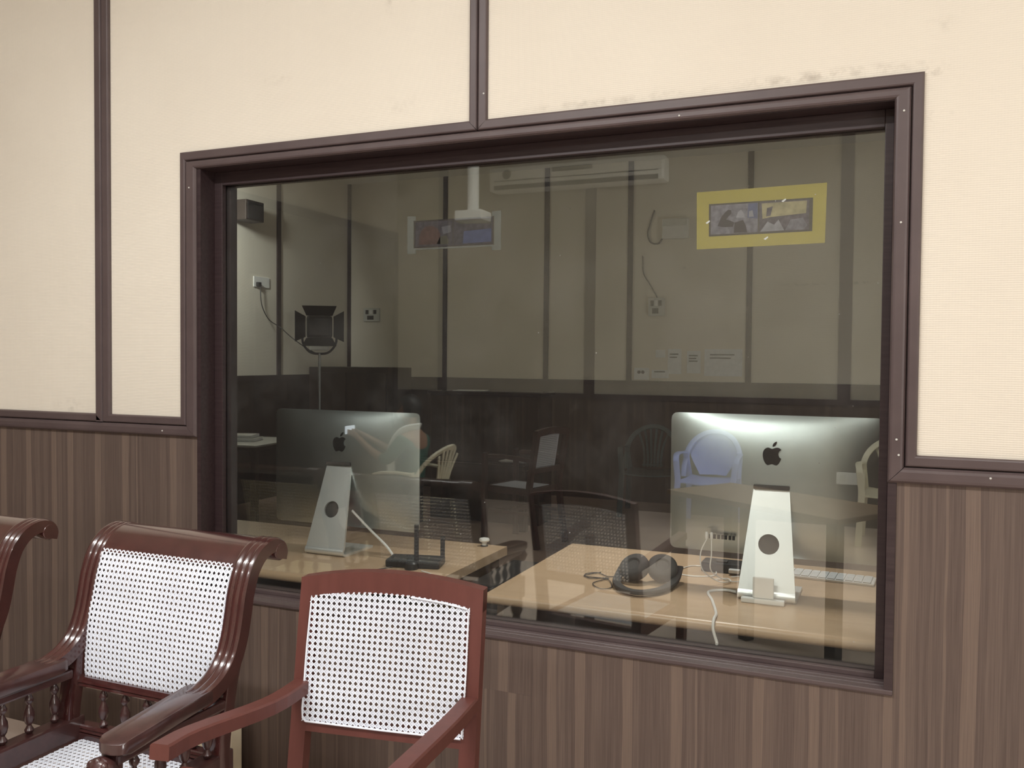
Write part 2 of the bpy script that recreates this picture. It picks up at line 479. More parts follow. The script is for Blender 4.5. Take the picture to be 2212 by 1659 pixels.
# panel beads (outer ring)
strip((-2.802, zl2 - .03), (-2.802, CEIL), (-2.766, CEIL), (-2.766, zl2 - .03))
strip((-2.728, zl2 - .002), (-2.728, CEIL), (-2.764, CEIL), (-2.764, zl2 - .03))
strip((-1.212, zo - .002), (-1.212, CEIL), (-1.184, CEIL), (-1.184, zo - .03))
strip((-1.151, zo - .002), (-1.151, CEIL), (-1.182, CEIL), (-1.182, zo - .03))
strip((XL, zl2), (-2.804, zl2), (-2.766, zl1 + g), (XL, zl1 + g))
strip((-2.728, zl2), (xo, zl2), (xc - g, zl1 + g), (-2.764, zl1 + g))
strip((xo, zl2), (xo, zo), (xc - g, zc + g), (xc - g, zl1 + g))
strip((xo, zo), (-1.214, zo), (-1.184, zc + g), (xc, zc + g))
strip((-1.149, zo), (Xo, zo), (Xc + g, zc + g), (-1.182, zc + g))
strip((Xo, zr2), (Xo, zo), (Xc + g, zc + g), (Xc + g, zr1 + g))
strip((Xo, zr2), (XR, zr2), (XR, zr1 + g), (Xc + g, zr1 + g))
# casing beads (inner ring) that turn outward along the rails
strip((xc + g, zl1), (xc + g, zc - g), (xi, zi), (xi, zl0 + .001), 0.017, 0.009)
strip((xc + g, zc - g), (Xc - g, zc - g), (Xi, zi), (xi, zi), 0.017, 0.009)
strip((Xc - g, zr1), (Xc - g, zc - g), (Xi, zi), (Xi, zr0 + .001), 0.017, 0.009)
strip((XL, zl1 - g), (xc, zl1 - g), (xi, zl0), (XL, zl0), 0.017, 0.012)
strip((XR, zr1 - g), (Xc, zr1 - g), (Xi, zr0), (XR, zr0), 0.017, 0.012)
# small screw heads / chipped plugs along the casing
sc = MB()
for (x, z) in ((0.030, 2.145), (0.028, 1.30), (0.034, 1.26), (0.245, 1.212), (-2.33, 2.11), (-0.55, 2.19), (-1.16, 2.32), (0.028, 1.86), (-2.46, 1.225)):
    sc.lathe([(0.0030, 0), (0.0026, 0.002), (0.001, 0.0028)], 8, (x, -0.0168 if z < 2.3 else -0.0135, z), Matrix.Rotation(R(90), 4, 'X'))
o = sc.build('screw_heads', 'tape', wall_front, True); o['kind'] = 'stuff'

# window assembly: jambs, stops, sill, pane
win = bpy.data.objects.new('window_1', None); COL.objects.link(win); win['kind'] = 'structure'
JY0, JY1 = -0.005, 0.128
def wpart(mb, name, mat='jamb', smooth=False): return mb.build(name, mat, win, smooth)
wpart(MB().prism([(-2.3055, .624), (-2.288, .640), (-2.288, 2.176), (-2.3055, 2.1955)], JY0, JY1), 'jamb')
wpart(MB().prism([(.0305, .624), (.009, .640), (.009, 2.176), (.0305, 2.1955)], JY0, JY1), 'jamb')
wpart(MB().prism([(-2.305, 2.1955), (-2.288, 2.176), (.009, 2.176), (.030, 2.1955)], JY0, JY1), 'head')
m = MB()
gy = [JY0 - .002, .018, .019, .021, .022, .040, .041, .043, .044, .060, JY1]
gz = [.6385, .6400, .6385, .6385, .6400, .6405, .639, .639, .6405, .641, .6415]
prof = list(zip(gy, gz)) + [(JY1, .6235), (JY0, .6235), (JY0 - .003, .628), (JY0 - .003, .636)]
m.prism(prof, -2.3056, .0306, 'x')
wpart(m, 'sill', 'bead')
SY0, SY1 = 0.066, 0.086
wpart(MB().box(-2.288, -2.251, SY0, SY1, .641, 2.176, .002), 'stop'); wpart(MB().box(-.014, .009, SY0, SY1, .641, 2.176, .002), 'stop')
wpart(MB().box(-2.251, -.014, SY0, SY1, 2.128, 2.176, .002), 'stop'); wpart(MB().box(-2.251, -.014, SY0, SY1, .641, .655, .002), 'stop', 'bead')
wpart(MB().box(-2.288, -2.236, .096, JY1, .641, 2.176), 'stop'); wpart(MB().box(-.014, .009, .096, JY1, .641, 2.176), 'stop')
wpart(MB().box(-2.236, -.014, .096, JY1, 2.128, 2.176), 'stop'); wpart(MB().box(-2.236, -.014, .096, JY1, .641, .655), 'stop', 'bead')
GY = 0.088
wpart(MB().box(-2.287, .008, GY, GY + .006, .641, 2.175), 'glass_pane', 'glass')

# other walls, floors, ceilings
struct(MB().box(XL - .3, XR + .1, YB - .1, .06, -.10, 0.0), 'floor', 'floor')
struct(MB().box(XL - .3, XR + .1, YB - .1, .06, CEIL, CEIL + .1), 'ceiling', 'ceil')
wb = struct(MB().box(XL, XR, YB - .1, YB, 0, CEIL), 'wall_back', 'tan_fabric')
MB().box(XL, XR, YB, YB + .012, 0.0, 1.10).build('laminate_board', 'laminate', wb)
struct(MB().box(XL, XR, YB, YB + .02, 1.10, 1.155), 'trim_30', 'bead')
for i, x in enumerate((-4.46, -2.78, -0.35, 1.4)):
    struct(MB().box(x - .055, x + .055, YB, YB + .014, 1.155, CEIL), 'trim_%d' % (31 + i), 'bead')
wl = struct(MB().box(XL - .1, XL, YB, .0, 0, CEIL), 'wall_left', 'tan_fabric')
MB().box(XL, XL + .012, YB + .02, -.02, 0, 1.10).build('laminate_board', 'laminate', wl)
wr = struct(MB().box(XR, XR + .1, YB, .0, 0, CEIL), 'wall_right', 'fabric')
MB().box(XR - .012, XR, YB + .02, -.02, 0, 1.18).build('laminate_board', 'laminate', wr)
# daylight window assumed in the right wall from cast shadows, unseen behind the camera
w2 = bpy.data.objects.new('assumed_window', None); COL.objects.link(w2); w2['kind'] = 'structure'
for (y0, y1, z0, z1) in ((-5.22, -5.16, 1.26, 2.18), (-4.04, -3.98, 1.26, 2.18), (-5.16, -4.04, 1.26, 1.31), (-5.16, -4.04, 2.13, 2.18), (-4.62, -4.58, 1.31, 2.13)):
    MB().box(XR - .05, XR - .001, y0, y1, z0, z1, .004).build('assumed_window_frame', 'jamb', w2)
for (y0, y1) in ((-5.16, -4.62), (-4.58, -4.04)):
    MB().box(XR - .012, XR - .004, y0, y1, 1.31, 2.13).build('assumed_daylight_pane', 'assumed_daylight', w2)  # panes glow as the assumed light source
# tall dark folding door on the left wall
d1 = bpy.data.objects.new('door_1', None); COL.objects.link(d1); d1['kind'] = 'structure'
for (a, b_) in ((-5.7, -4.55), (-4.545, -3.40), (-3.395, -2.25)):
    MB().box(XL + .013, XL + .055, a, b_, 0.0, 2.80, .004).build('door_leaf', 'darkwood', d1)
MB().box(XL + .013, XL + .07, -5.78, -5.705, 0, 2.88).build('door_frame', 'jamb', d1)
MB().box(XL + .013, XL + .07, -2.245, -2.17, 0, 2.88).build('door_frame', 'jamb', d1)
MB().box(XL + .013, XL + .07, -5.70, -2.25, 2.805, 2.88).build('door_frame', 'jamb', d1)
# inner studio room
IX0, IX1, IY0, IY1 = -6.05, 2.4, 0.118, 6.6
struct(MB().box(IX0 - .1, IX1 + .1, .062, IY1 + .1, -.10, 0.0), 'floor.001', 'floor_in')
struct(MB().box(IX0 - .1, IX1 + .1, .118, IY1 + .1, CEIL, CEIL + .1), 'ceiling.001', 'ceil')
wfar = struct(MB().box(IX0, IX1, IY1, IY1 + .1, 0, CEIL), 'wall_far', 'fabric')
MB().box(IX0 + .02, IX1, IY1 - .012, IY1, 0, 1.235).build('laminate_board', 'darkwood', wfar)
struct(MB().box(IX0 + .02, IX1, IY1 - .02, IY1, 1.235, 1.283), 'trim_40', 'jamb')
for i, (x, wd) in enumerate(((-3.464, .055), (-2.517, .055), (-1.28, .055), (-6.03, .05), (.6, .055), (-4.72, .05))):
    struct(MB().box(x - wd / 2, x + wd / 2, IY1 - .014, IY1, 1.283, CEIL), 'trim_%d' % (41 + i), 'jamb')
wil = struct(MB().box(IX0 - .1, IX0, IY0, IY1, 0, CEIL), 'wall_far_left', 'fabric')
MB().box(IX0, IX0 + .012, IY0 + .01, IY1, 0, 1.25).build('laminate_board', 'darkwood', wil)
struct(MB().box(IX0, IX0 + .02, IY0 + .01, IY1 - .02, 1.25, 1.31), 'trim_50', 'jamb')
struct(MB().box(IX0, IX0 + .016, 5.235, 5.295, 1.31, CEIL), 'trim_51', 'jamb')
struct(MB().box(IX1, IX1 + .1, IY0, IY1, 0, CEIL), 'wall_far_right', 'fabric')

# ------------------------------------------------------------------ cane weaving
def weave(mapf, U, V, pitch, wv=0.0019, wd=0.0019, gap=0.0014, th=0.0012, seg=1, vtop=None, margin=0.0):
    """six-way chair caning over a U x V patch; mapf(u,v) -> (point, normal)"""
    m = MB()
    vt = vtop or (lambda u: V)
    def ribbon(pts, width, lift):
        P = [mapf(u, v) for u, v in pts]; n = len(P); vs = []
        for i in range(n):
            t = (P[min(i + 1, n - 1)][0] - P[max(i - 1, 0)][0]).normalized()
            nn = P[i][1]; sd = t.cross(nn).normalized()
            c = P[i][0] + nn * lift
            for a, b in ((-1, -1), (1, -1), (1, 1), (-1, 1)):
                vs.append(c + sd * (a * width / 2) + nn * (b * th / 2))
        fs = []
        for i in range(n - 1):
            for q in range(4):
                r = (q + 1) % 4; fs.append((i * 4 + q, i * 4 + r, i * 4 + 4 + r, i * 4 + 4 + q))
        fs += [(3, 2, 1, 0), ((n - 1) * 4, (n - 1) * 4 + 1, (n - 1) * 4 + 2, (n - 1) * 4 + 3)]
        m.add(vs, fs)
    def line(a, b, width, lift, k):
        ribbon([(a[0] + (b[0] - a[0]) * i / k, a[1] + (b[1] - a[1]) * i / k) for i in range(k + 1)], width, lift)
    nu = int(U / pitch); ou = (U - nu * pitch) / 2
    vmax = max(vt(U * i / 20) for i in range(21))
    nv = int(vmax / pitch); ov = (V - int(V / pitch) * pitch) / 2
    for i in range(nu + 1):
        for s_ in (-1, 1):
            u = ou + i * pitch + s_ * gap
            if 0 < u < U: line((u, 0), (u, vt(u)), wv, 0.0, max(seg, 1))
    for j in range(nv + 1):
        for s_ in (-1, 1):
            v = ov + j * pitch + s_ * gap
            us = [U * q / 60 for q in range(61) if vt(U * q / 60) >= v]
            if us and v > 0 and us[-1] - us[0] > pitch: line((us[0], v), (us[-1], v), wv, th * 0.9, 2)
    for sg in (1, -1):
        for k in range(-nv - 2, nu + nv + 3):
            c = ou + (k + 0.5) * pitch
            pts = []
            K = 160
            for q in range(K + 1):
                v = vmax * q / K
                u = c + sg * (v - ov)
                if 0 <= u <= U and v <= vt(u): pts.append((u, v))
            if len(pts) > 3: line(pts[0], pts[-1], wd, th * (1.7 if sg > 0 else 2.4), max(seg, 1))
    return m

# ------------------------------------------------------------------ scroll-back mahogany armchairs
def scroll_chair():
    t = thing('scroll_back_armchair', 'mahogany armchair with scrolled top rail and bright white cane, between the other two chairs', 'chair', (-1.8325, 0, 0))
    W = 0.2975                                   # half width to the outer faces
    front = [(-.492, .935), (-.487, .960), (-.500, .985), (-.530, .999), (-.565, .997), (-.605, .978), (-.640, .938), (-.663, .880), (-.676, .820),
             (-.690, .765), (-.712, .718), (-.748, .685), (-.790, .668), (-.822, .662)]
    fp = catmull([(0, y, z) for y, z in front], 4)
    # side members, reeded on the face that looks into the room
    hw = .031
    def reed():
        top = []
        for i in range(13):
            a = -hw + 2 * hw * i / 12
            top.append((a, .0 + .0045 * abs(math.sin(PI * 3 * i / 12))))
        return top + [(hw, -.036), (-hw, -.036)]
    for sx in (-1, 1):
        pth = [(sx * (W - hw), p.y, p.z) for p in fp]
        MB().sweep(pth, reed(), side=(1, 0, 0)).build('side_rail', 'mahogany', t, True, angle=50)
        # scroll roll end
        MB().lathe([(.004, -.002), (.022, -.002), (.025, .002), (.025, .058), (.022, .062), (.004, .062)], 20,
                   (sx * (W - hw) - .030, -.517, .962), Matrix.Rotation(R(90), 4, 'Y')).build('scroll_end', 'mahogany', t, True)
        # rear leg
        lg = catmull([(sx * (W - hw), -.676, .742), (sx * (W - hw), -.710, .62), (sx * (W - hw), -.735, .42), (sx * (W - hw), -.70, .0)], 5)
        MB().sweep(lg, rrect(.024, .021, .006, 2), side=(1, 0, 0)).build('leg', 'mahogany', t, True)
    # top rail, curved over into the scroll
    top = [p for p in fp if p.z > .935]
    sec = [(-(W - .058), .002), (-(W - .058), -.024), ((W - .058), -.024), ((W - .058), .002)]
    MB().sweep([(0, p.y, p.z) for p in top], sec, side=(1, 0, 0)).build('top_rail', 'mahogany', t, True, angle=60)
    MB().lathe([(.024, -(W - .05)), (.024, (W - .05))], 20, (0, -.517, .962), Matrix.Rotation(R(90), 4, 'Y')).build('scroll_roll', 'mahogany', t, True)
    # cane back on the curved surface between z .60 and .955
    cp = [(-.6365, .946), (-.660, .880), (-.674, .820), (-.688, .765), (-.696, .71), (-.700, .65), (-.702, .598)][::-1]
    cpv = catmull([(0, y, z) for y, z in cp], 6)
    ln = [0.0]
    for a, b in zip(cpv[:-1], cpv[1:]): ln.append(ln[-1] + (b - a).length)
    V = ln[-1]; U = 2 * (W - .060)
    def mapb(u, v):
        v = min(max(v, 0), V); i = 0
        while i < len(ln) - 2 and ln[i + 1] < v: i += 1
        f = (v - ln[i]) / max(1e-9, ln[i + 1] - ln[i])
        p = cpv[i].lerp(cpv[i + 1], f); tg = (cpv[i + 1] - cpv[i]).normalized()
        n = Vector((1, 0, 0)).cross(tg)
        return Vector((u - U / 2, p.y, p.z)), n
    cb = weave(mapb, U, V, .0156, .0022, .0035, .0014, .0010, 14)
    cb.build('cane_back', 'cane', t, kind='stuff')
    # cane bottom rail with moulding, spindle rail
    for (z0, z1, y0, y1, nm) in ((.570, .598, -.722, -.688, 'lower_back_rail'), (.440, .462, -.722, -.690, 'spindle_rail')):
        m = MB()
        pr = [(y1, z0), (y0 + .004, z0), (y0, z0 + .004), (y0 + .004, z0 + .010), (y0, z0 + .014), (y0 + .003, z0 + .019), (y0 + .006, z1), (y1, z1)]
        m.prism(pr, -(W - .05), W - .05, 'x'); m.build(nm, 'mahogany', t)
    MB().box(-(W - .05), W - .05, -.722, -.690, .390, .4395, .004).build('seat_back_rail', 'carved', t)
    spp = [(.006, 0), (.010, .004), (.0125, .010), (.008, .017), (.006, .022), (.011, .030), (.0145, .044), (.0135, .056), (.007, .070), (.0055, .076), (.011, .083), (.0125, .089), (.009, .096), (.006, .102), (.006, .109)]
    for i in range(6):
        x = -.243 + .0805 * i + .0
        if abs(x) < W - .06:
            MB().lathe(spp, 12, (x, -.706, .4615)).build('spindle', 'carved', t, True)
    # seat frame and seat caning
    MB().box(-(W - .008), -(W - .058), -1.13, -.70, .385, .484, .006).build('seat_rail', 'carved', t)
    MB().box(W - .058, W - .008, -1.13, -.70, .385, .484, .006).build('seat_rail', 'carved', t)
    MB().box(-(W - .065), W - .065, -1.13, -1.085, .375, .432, .006).build('seat_rail', 'carved', t)
    SU = 2 * (W - .067); SV = .39
    cs = weave(lambda u, v: (Vector((u - SU / 2, -1.083 + v, .421)), Vector((0, 0, 1))), SU, SV, .0156, .0022, .0036, .0014, .0010, 1)
    cs.build('cane_seat', 'cane', t, kind='stuff')
    # arms: flat pads with rounded ends, carved fronts, spindles below, front legs
    for sx in (-1, 1):
        cx = sx * (W - .028); fx = cx + sx * .010; rx = cx - sx * .014
        ol = []
        for i in range(9):
            a = R(180 + 180 * i / 8); ol.append((fx + .041 * math.cos(a), -1.072 + .026 * math.sin(a)))
        for i in range(9):
            a = R(180 * i / 8); ol.append((rx + .043 * math.cos(a), -.790 + .032 * math.sin(a)))
        m = MB()
        k = len(ol); c0 = Vector((cx, -.93))
        rings = []
        for (f, z) in ((.94, .624), (1.0, .630), (1.0, .652), (.96, .657)):
            rings += [(c0.x + (x - c0.x) * f, c0.y + (y - c0.y) * f, z + (y + 1.07) * .035) for x, y in ol]
        fs = [tuple(range(k))[::-1], tuple(3 * k + q for q in range(k))]
        for r_ in range(3):
            fs += [(r_ * k + q, r_ * k + (q + 1) % k, r_ * k + k + (q + 1) % k, r_ * k + k + q) for q in range(k)]
        m.add(rings, fs); m.build('arm_pad', 'carved', t, True)
        MB().box(cx - .026, cx + .026, -1.08, -.735, .598, .6235, .006).build('arm_rail', 'carved', t)
        # carved rosette knob at the arm front
        rot = Matrix.Rotation(R(90), 4, 'X')
        kb = MB()
        kb.lathe([(.004, -.03), (.024, -.026), (.034, -.010), (.036, .006), (.030, .018), (.022, .022), (.016, .030), (.008, .035), (.002, .036)], 18, (cx, -1.100, .588), rot)
        for i in range(8):
            a = 2 * PI * i / 8
            kb.lathe([(.001, -.012), (.008, -.008), (.011, 0), (.008, .008), (.001, .012)], 8, (cx + .026 * math.cos(a), -1.110, .588 + .026 * math.sin(a)))
        kn = kb.build('carved_knob', 'carved', t, True)
        MB().lathe([(.020, 0), (.016, .02), (.022, .05), (.026, .15), (.023, .28), (.018, .31), (.028, .33), (.028, .375), (.022, .44), (.018, .455), (.024, .47), (.020, .50), (.016, .53), (.022, .575), (.022, .600)], 16, (cx, -1.072, 0)).build('leg', 'carved', t, True)
        asp = [(r_, z * 1.04) for r_, z in spp]
        for i in range(4):
            MB().lathe(asp, 10, (cx, -1.01 + .078 * i, .4842)).build('arm_spindle', 'carved', t, True)
    return t
sch = scroll_chair()
sch3 = dup(sch, (-1.8325 - .805, -.075, 0), 'mahogany scroll-back armchair with yellowed cane, cut off by the left edge of the photo', 0.0)
for ch in sch3.children:
    if ch.name.startswith('cane_'):
        ch.material_slots[0].link = 'OBJECT'; ch.material_slots[0].material = M['cane_y']
for s_ in (sch, sch3): s_['group'] = 'scroll-back armchairs against the wall'

# ------------------------------------------------------------------ plain red-brown cane armchair
def cane_armchair(name, label, loc, rz, pal='redwood', Wd=.473, top=.95, arch=.026, small=False):
    t = thing(name, label, 'chair', loc, rz)
    h = Wd / 2; pw = .040; pd = .036
    lean = lambda z: -.0  if z >= top else -(top - z) * .165
    # posts: rear legs running up to the top rail
    for sx in (-1, 1):
        zs = [top - .002, .80, .62, .46, .30, 0.0]
        ys = [lean(z) for z in zs]; ys[-1] = ys[3] + .07; ys[-2] = ys[3] + .02
        pth = [(sx * (h - pw / 2) - (0.004 * sx if z < .3 else 0), y + pd / 2, z) for y, z in zip(ys, zs)]
        MB().sweep(pth, [(-pw / 2, -pd / 2), (pw / 2, -pd / 2), (pw / 2, pd / 2), (-pw / 2, pd / 2)], side=(1, 0, 0)).build('leg', pal, t)
    arc = lambda x: top + arch * (1 - (x / h) ** 2)
    # arched top rail
    n = 20; rail = .052
    up_ = [(-h + 2 * h * i / n) for i in range(n + 1)]
    poly = [(x, arc(x)) for x in up_]
    inn = [x for x in up_ if abs(x) < h - pw * .8]
    poly += [(x, arc(x) - rail) for x in inn[::-1]]
    poly = [(-h, top - .02)] + poly[:n + 1] + [(h, top - .02), (h - pw, top - .02)] + [(x, arc(x) - rail) for x in inn[::-1]] + [(-h + pw, top - .02)]
    m = MB()
    # built as quad strip for clean shading
    vs = []; fs = []
    for i, x in enumerate(up_):
        lo = arc(x) - rail
        for (yy, zz) in ((0, arc(x)), (pd, arc(x)), (pd + lean(lo), lo), (lean(lo), lo)): vs.append((x, yy, zz))
    for i in range(n):
        for q in range(4):
            r_ = (q + 1) % 4; fs.append((i * 4 + q, i * 4 + r_, i * 4 + 4 + r_, i * 4 + 4 + q))
    fs += [(3, 2, 1, 0), (n * 4, n * 4 + 1, n * 4 + 2, n * 4 + 3)]
    m.add(vs, fs); m.build('top_rail', pal, t, False)
    # lower back rail
    zb0, zb1 = (.590, .622) if not small else (.56, .60)
    m = MB(); m.prism([(lean(zb1), zb1), (lean(zb1) + .03, zb1), (lean(zb0) + .03, zb0), (lean(zb0), zb0)], -h + pw, h - pw, 'x'); m.build('lower_back_rail', pal, t)
    # caning
    U = 2 * h - 2 * pw + .020 - (.10 if small else 0)
    z0 = zb1 - .008
    cosl = math.cos(math.atan(.165))
    def mapf(u, v):
        z = z0 + v * cosl
        return Vector((u - U / 2, lean(z) - .002, z)), Vector((0, -1, 0.165)).normalized()
    vt = lambda u: (arc(u - U / 2) - rail + .004 - z0) / cosl
    cw = weave(mapf, U, vt(0), .0142, .0016, .0022, .0013, .0010, 1, vt)
    cw.build('cane_back', 'cane', t, kind='stuff')
    # binding cord along the border (missing along the upper left edge)
    def bd(pts): return [mapf(u, v)[0] + Vector((0, -.0045, 0)) for u, v in pts]
    b = MB()
    b.tube(bd([(.004, vt(.004) - .018), (.001, vt(0) * .6), (.001, .03), (.004, .008), (.012, .001)]), .0022, 6)
    b.tube(bd([(.012, .001), (U * .5, .000), (U - .006, .001)]), .0024, 6)
    b.tube(bd([(U - .004, .004), (U - .001, vt(U) * .5), (U - .003, vt(U) - .012)]), .0020, 6)
    b.tube(bd([(U * q, vt(U * q) - .003) for q in (.64, .72, .80, .88, .95, .985)]), .0024, 6)
    b.build('cane_binding', 'cane', t, True)
    # seat
    zs = .44; sd = .46 if not small else .42
    for sx in (-1, 1):
        MB().box(sx * (h - pw) - .018, sx * (h - pw) + .018, -.075 - sd + .05, -.052, zs - .05, zs, .004).build('seat_rail', pal, t)
        MB().sweep([(sx * (h - .012), -.075 - sd + .03, .0), (sx * (h - .012), -.075 - sd + .03, .69)], rrect(.019, .019, .003, 1), side=(1, 0, 0)).build('leg', pal, t)
        MB().box(sx * (h - pw) - .01, sx * (h - pw) + .01, -.075 - sd + .05, -.04, .235, .262, .003).build('stretcher', pal, t)
    MB().box(-h + pw * 1.5, h - pw * 1.5, -.075 - sd + .012, -.075 - sd + .05, zs - .05, zs, .004).build('seat_rail', pal, t)
    MB().box(-h + pw, h - pw, -.088, -.055, zs - .05, zs, .004).build('seat_rail', pal, t)
    MB().box(-h + pw, h - pw, -.075 - sd * .5 - .012, -.075 - sd * .5 + .012, .236, .26, .003).build('stretcher', pal, t)
    SU = 2 * h - 2 * pw - .02; SV = sd - .09
    weave(lambda u, v: (Vector((u - SU / 2, -.075 - sd + .052 + v, zs - .004)), Vector((0, 0, 1))), SU, SV, .0142, .0021, .0022, .0015, .0012, 1).build('cane_seat', 'cane', t, kind='stuff')
    # arms
    for sx in (-1, 1):
        fx = sx * (h - .018) + (-.045 if sx < 0 else -.004) * (0 if small else 1)
        pth = [(sx * (h - .021), -.030, .692), (sx * (h - .020), -.20, .703), (fx, -.42, .724), (fx, -.53, .735)] if not small else \
              [(sx * (h - .02), -.03, .66), (sx * (h - .012), -.25, .675), (sx * (h - .012), -.42, .67)]
        secs = [(-.021, -.016), (.021, -.016), (.021, .011), (.017, .015), (-.017, .015), (-.021, .011)]
        MB().sweep(catmull(pth, 4), secs, side=(1, 0, 0)).build('arm', pal, t)
    return t
midc = cane_armchair('cane_armchair', 'plain red-brown armchair with arched top and white cane back in front of the window', (-1.1035, -.6535, 0), R(9.1))

# ------------------------------------------------------------------ all-in-one computers
def apple_outline():
    # right half then left half of the fruit silhouette, unit about 1 high (body), bite at the right
    body = [(0.0, .78), (.10, .82), (.24, .86), (.38, .83), (.46, .74),
            (.37, .66), (.33, .56), (.335, .44), (.39, .33), (.47, .26),
            (.42, .12), (.34, -.02), (.24, -.10), (.14, -.09), (.04, -.055), (-.04, -.055), (-.14, -.09), (-.24, -.10),
            (-.34, -.02), (-.43, .14), (-.48, .34), (-.485, .52), (-.43, .70), (-.32, .81), (-.20, .845), (-.09, .81)]
    leaf = [(.0, .90), (.03, 1.02), (.11, 1.12), (.22, 1.17), (.215, 1.06), (.15, .95), (.06, .895)]
    return body, leaf
def computer(name, label, x, y, zdesk, top):
    t = thing(name, label, 'computer', (x, y, zdesk))
    Wd, Hh = .700, .480; zt = top - zdesk; zb = zt - Hh; zc = (zt + zb) / 2
    nu, nv = 36, 26; rc = .022
    def pos(u, v):
        X, Z = u * Wd / 2, v * Hh / 2
        ax, az = abs(X) - (Wd / 2 - rc), abs(Z) - (Hh / 2 - rc)
        if ax > 0 and az > 0:
            mx = max(ax, az); d = math.hypot(ax, az)
            k = mx / d
            X = math.copysign(Wd / 2 - rc + ax * k, X); Z = math.copysign(Hh / 2 - rc + az * k, Z)
        du, dv = 1 - abs(u) ** 2.6, 1 - abs(v) ** 2.6
        bulge = .006 + .046 * (max(du, 0) ** .85) * (max(dv, 0) ** .85)
        return X, Z, bulge
    m = MB(); vs = []; fs = []
    us = [math.sin(PI / 2 * (-1 + 2 * i / nu)) * .35 + (-1 + 2 * i / nu) * .65 for i in range(nu + 1)]
    vv = [math.sin(PI / 2 * (-1 + 2 * i / nv)) * .35 + (-1 + 2 * i / nv) * .65 for i in range(nv + 1)]
    for j in range(nv + 1):
        for i in range(nu + 1):
            X, Z, b = pos(us[i], vv[j]); vs.append((X, -b, zc + Z))
    st = nu + 1
    for j in range(nv):
        for i in range(nu): fs.append((j * st + i, j * st + i + 1, (j + 1) * st + i + 1, (j + 1) * st + i))
    off = len(vs)
    ring = [j * st for j in range(nv + 1)] + [nv * st + i for i in range(1, nu + 1)] + [j * st + nu for j in range(nv - 1, -1, -1)] + [i for i in range(nu - 1, 0, -1)]
    for k in ring: vs.append((vs[k][0], 0.0, vs[k][2]))
    L = len(ring)
    for q in range(L): fs.append((ring[q], ring[(q + 1) % L], off + (q + 1) % L, off + q))
    fs.append(tuple(off + q for q in range(L)))
    m.add(vs, fs); m.build('enclosure', 'alu', t, True, angle=35)
    MB().box(-Wd / 2 + .004, Wd / 2 - .004, .0005, .004, zb + .07, zt - .004).build('screen', 'screen', t)
    # fruit emblem on the back
    body, leaf = apple_outline()
    s_ = .062; ez = zc + .105
    def flat(poly):
        P = catmull([(a, b, 0) for a, b in poly + [poly[0]]], 3)[:-1]
        return [(p.x * s_, (p.y - .38) * s_ + ez) for p in P]
    lm = MB()
    for pl in (body, leaf):
        P = flat(pl)
        yb = [-pos(px_ / (Wd / 2), (pz_ - zc) / (Hh / 2))[2] for px_, pz_ in P]
        y0 = min(yb) - .0012
        k = len(P); c = (sum(p[0] for p in P) / k, sum(p[1] for p in P) / k)
        vs = [(a, y0, b) for a, b in P] + [(a, y0 + .006, b) for a, b in P]
        lm.add(vs, [tuple(range(k)), tuple(range(k, 2 * k))[::-1]] + [(q, q + k, (q + 1) % k + k, (q + 1) % k) for q in range(k)])
    lm.build('logo', 'blackgloss', t, label='black apple-shaped emblem with a bite and leaf')
    # stand: sloping neck with a round cable hole, bend and foot
    P0 = Vector((0, -.050, .355)); P1 = Vector((0, -.150, .030)); ax = (P1 - P0).normalized(); Ls = (P1 - P0).length
    bm = bmesh.new()
    wt, wb_ = .058, .090
    outer = [bm.verts.new((a, b, 0)) for a, b in ((-wt, 0), (wt, 0), (wb_, Ls), (-wb_, Ls))]
    hr = .0335; hcz = Ls * .545
    hole = [bm.verts.new((hr * math.cos(2 * PI * q / 32), hcz + hr * math.sin(2 * PI * q / 32), 0)) for q in range(32)]
    ed = [bm.edges.new((outer[q], outer[(q + 1) % 4])) for q in range(4)] + [bm.edges.new((hole[q], hole[(q + 1) % 32])) for q in range(32)]
    bmesh.ops.triangle_fill(bm, edges=ed, use_beauty=True)
    ex = bmesh.ops.extrude_face_region(bm, geom=bm.faces[:])
    for v in [e for e in ex['geom'] if isinstance(e, bmesh.types.BMVert)]: v.co.z = .009
    nrm = Vector((1, 0, 0)).cross(ax)
    if nrm.y < 0: nrm = -nrm
    mat = Matrix(((1, ax.x, nrm.x, P0.x), (0, ax.y, nrm.y, P0.y), (0, ax.z, nrm.z, P0.z), (0, 0, 0, 1)))
    sm = MB(); sm.bm(bm, mat)
    bend = [P1, Vector((0, -.1540, .018)), Vector((0, -.151, .009)), Vector((0, -.138, .0045)), Vector((0, -.118, .0045)), Vector((0, .06, .0045))]
    bp = catmull(bend, 3)
    sm.sweep([p + Vector((0, .0045, 0)) if i == 0 else p for i, p in enumerate(bp)], lambda f: [(-(wb_ + .004 * f), -.0045), ((wb_ + .004 * f), -.0045), ((wb_ + .004 * f), .0045), (-(wb_ + .004 * f), .0045)], side=(1, 0, 0))
    sm.build('stand', 'stand', t, False)
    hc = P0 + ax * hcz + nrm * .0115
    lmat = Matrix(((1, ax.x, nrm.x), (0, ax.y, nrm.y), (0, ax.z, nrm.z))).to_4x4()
    MB().lathe([(.0385, 0), (.0385, .002)], 28, hc, lmat).build('hole_shade_disc', 'grey', t)  # dark disc added behind the hole in place of the shade inside
    MB().box(-wt, wt, -.062, -.036, .352, .366, .003).build('hinge', 'grey', t)
    return t
DZ = .720
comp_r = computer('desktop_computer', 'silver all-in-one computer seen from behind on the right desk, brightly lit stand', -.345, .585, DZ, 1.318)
comp_l = computer('desktop_computer', 'silver all-in-one computer seen from behind on the left desk, half in shadow', -2.058, .585, DZ - .012, 1.281)
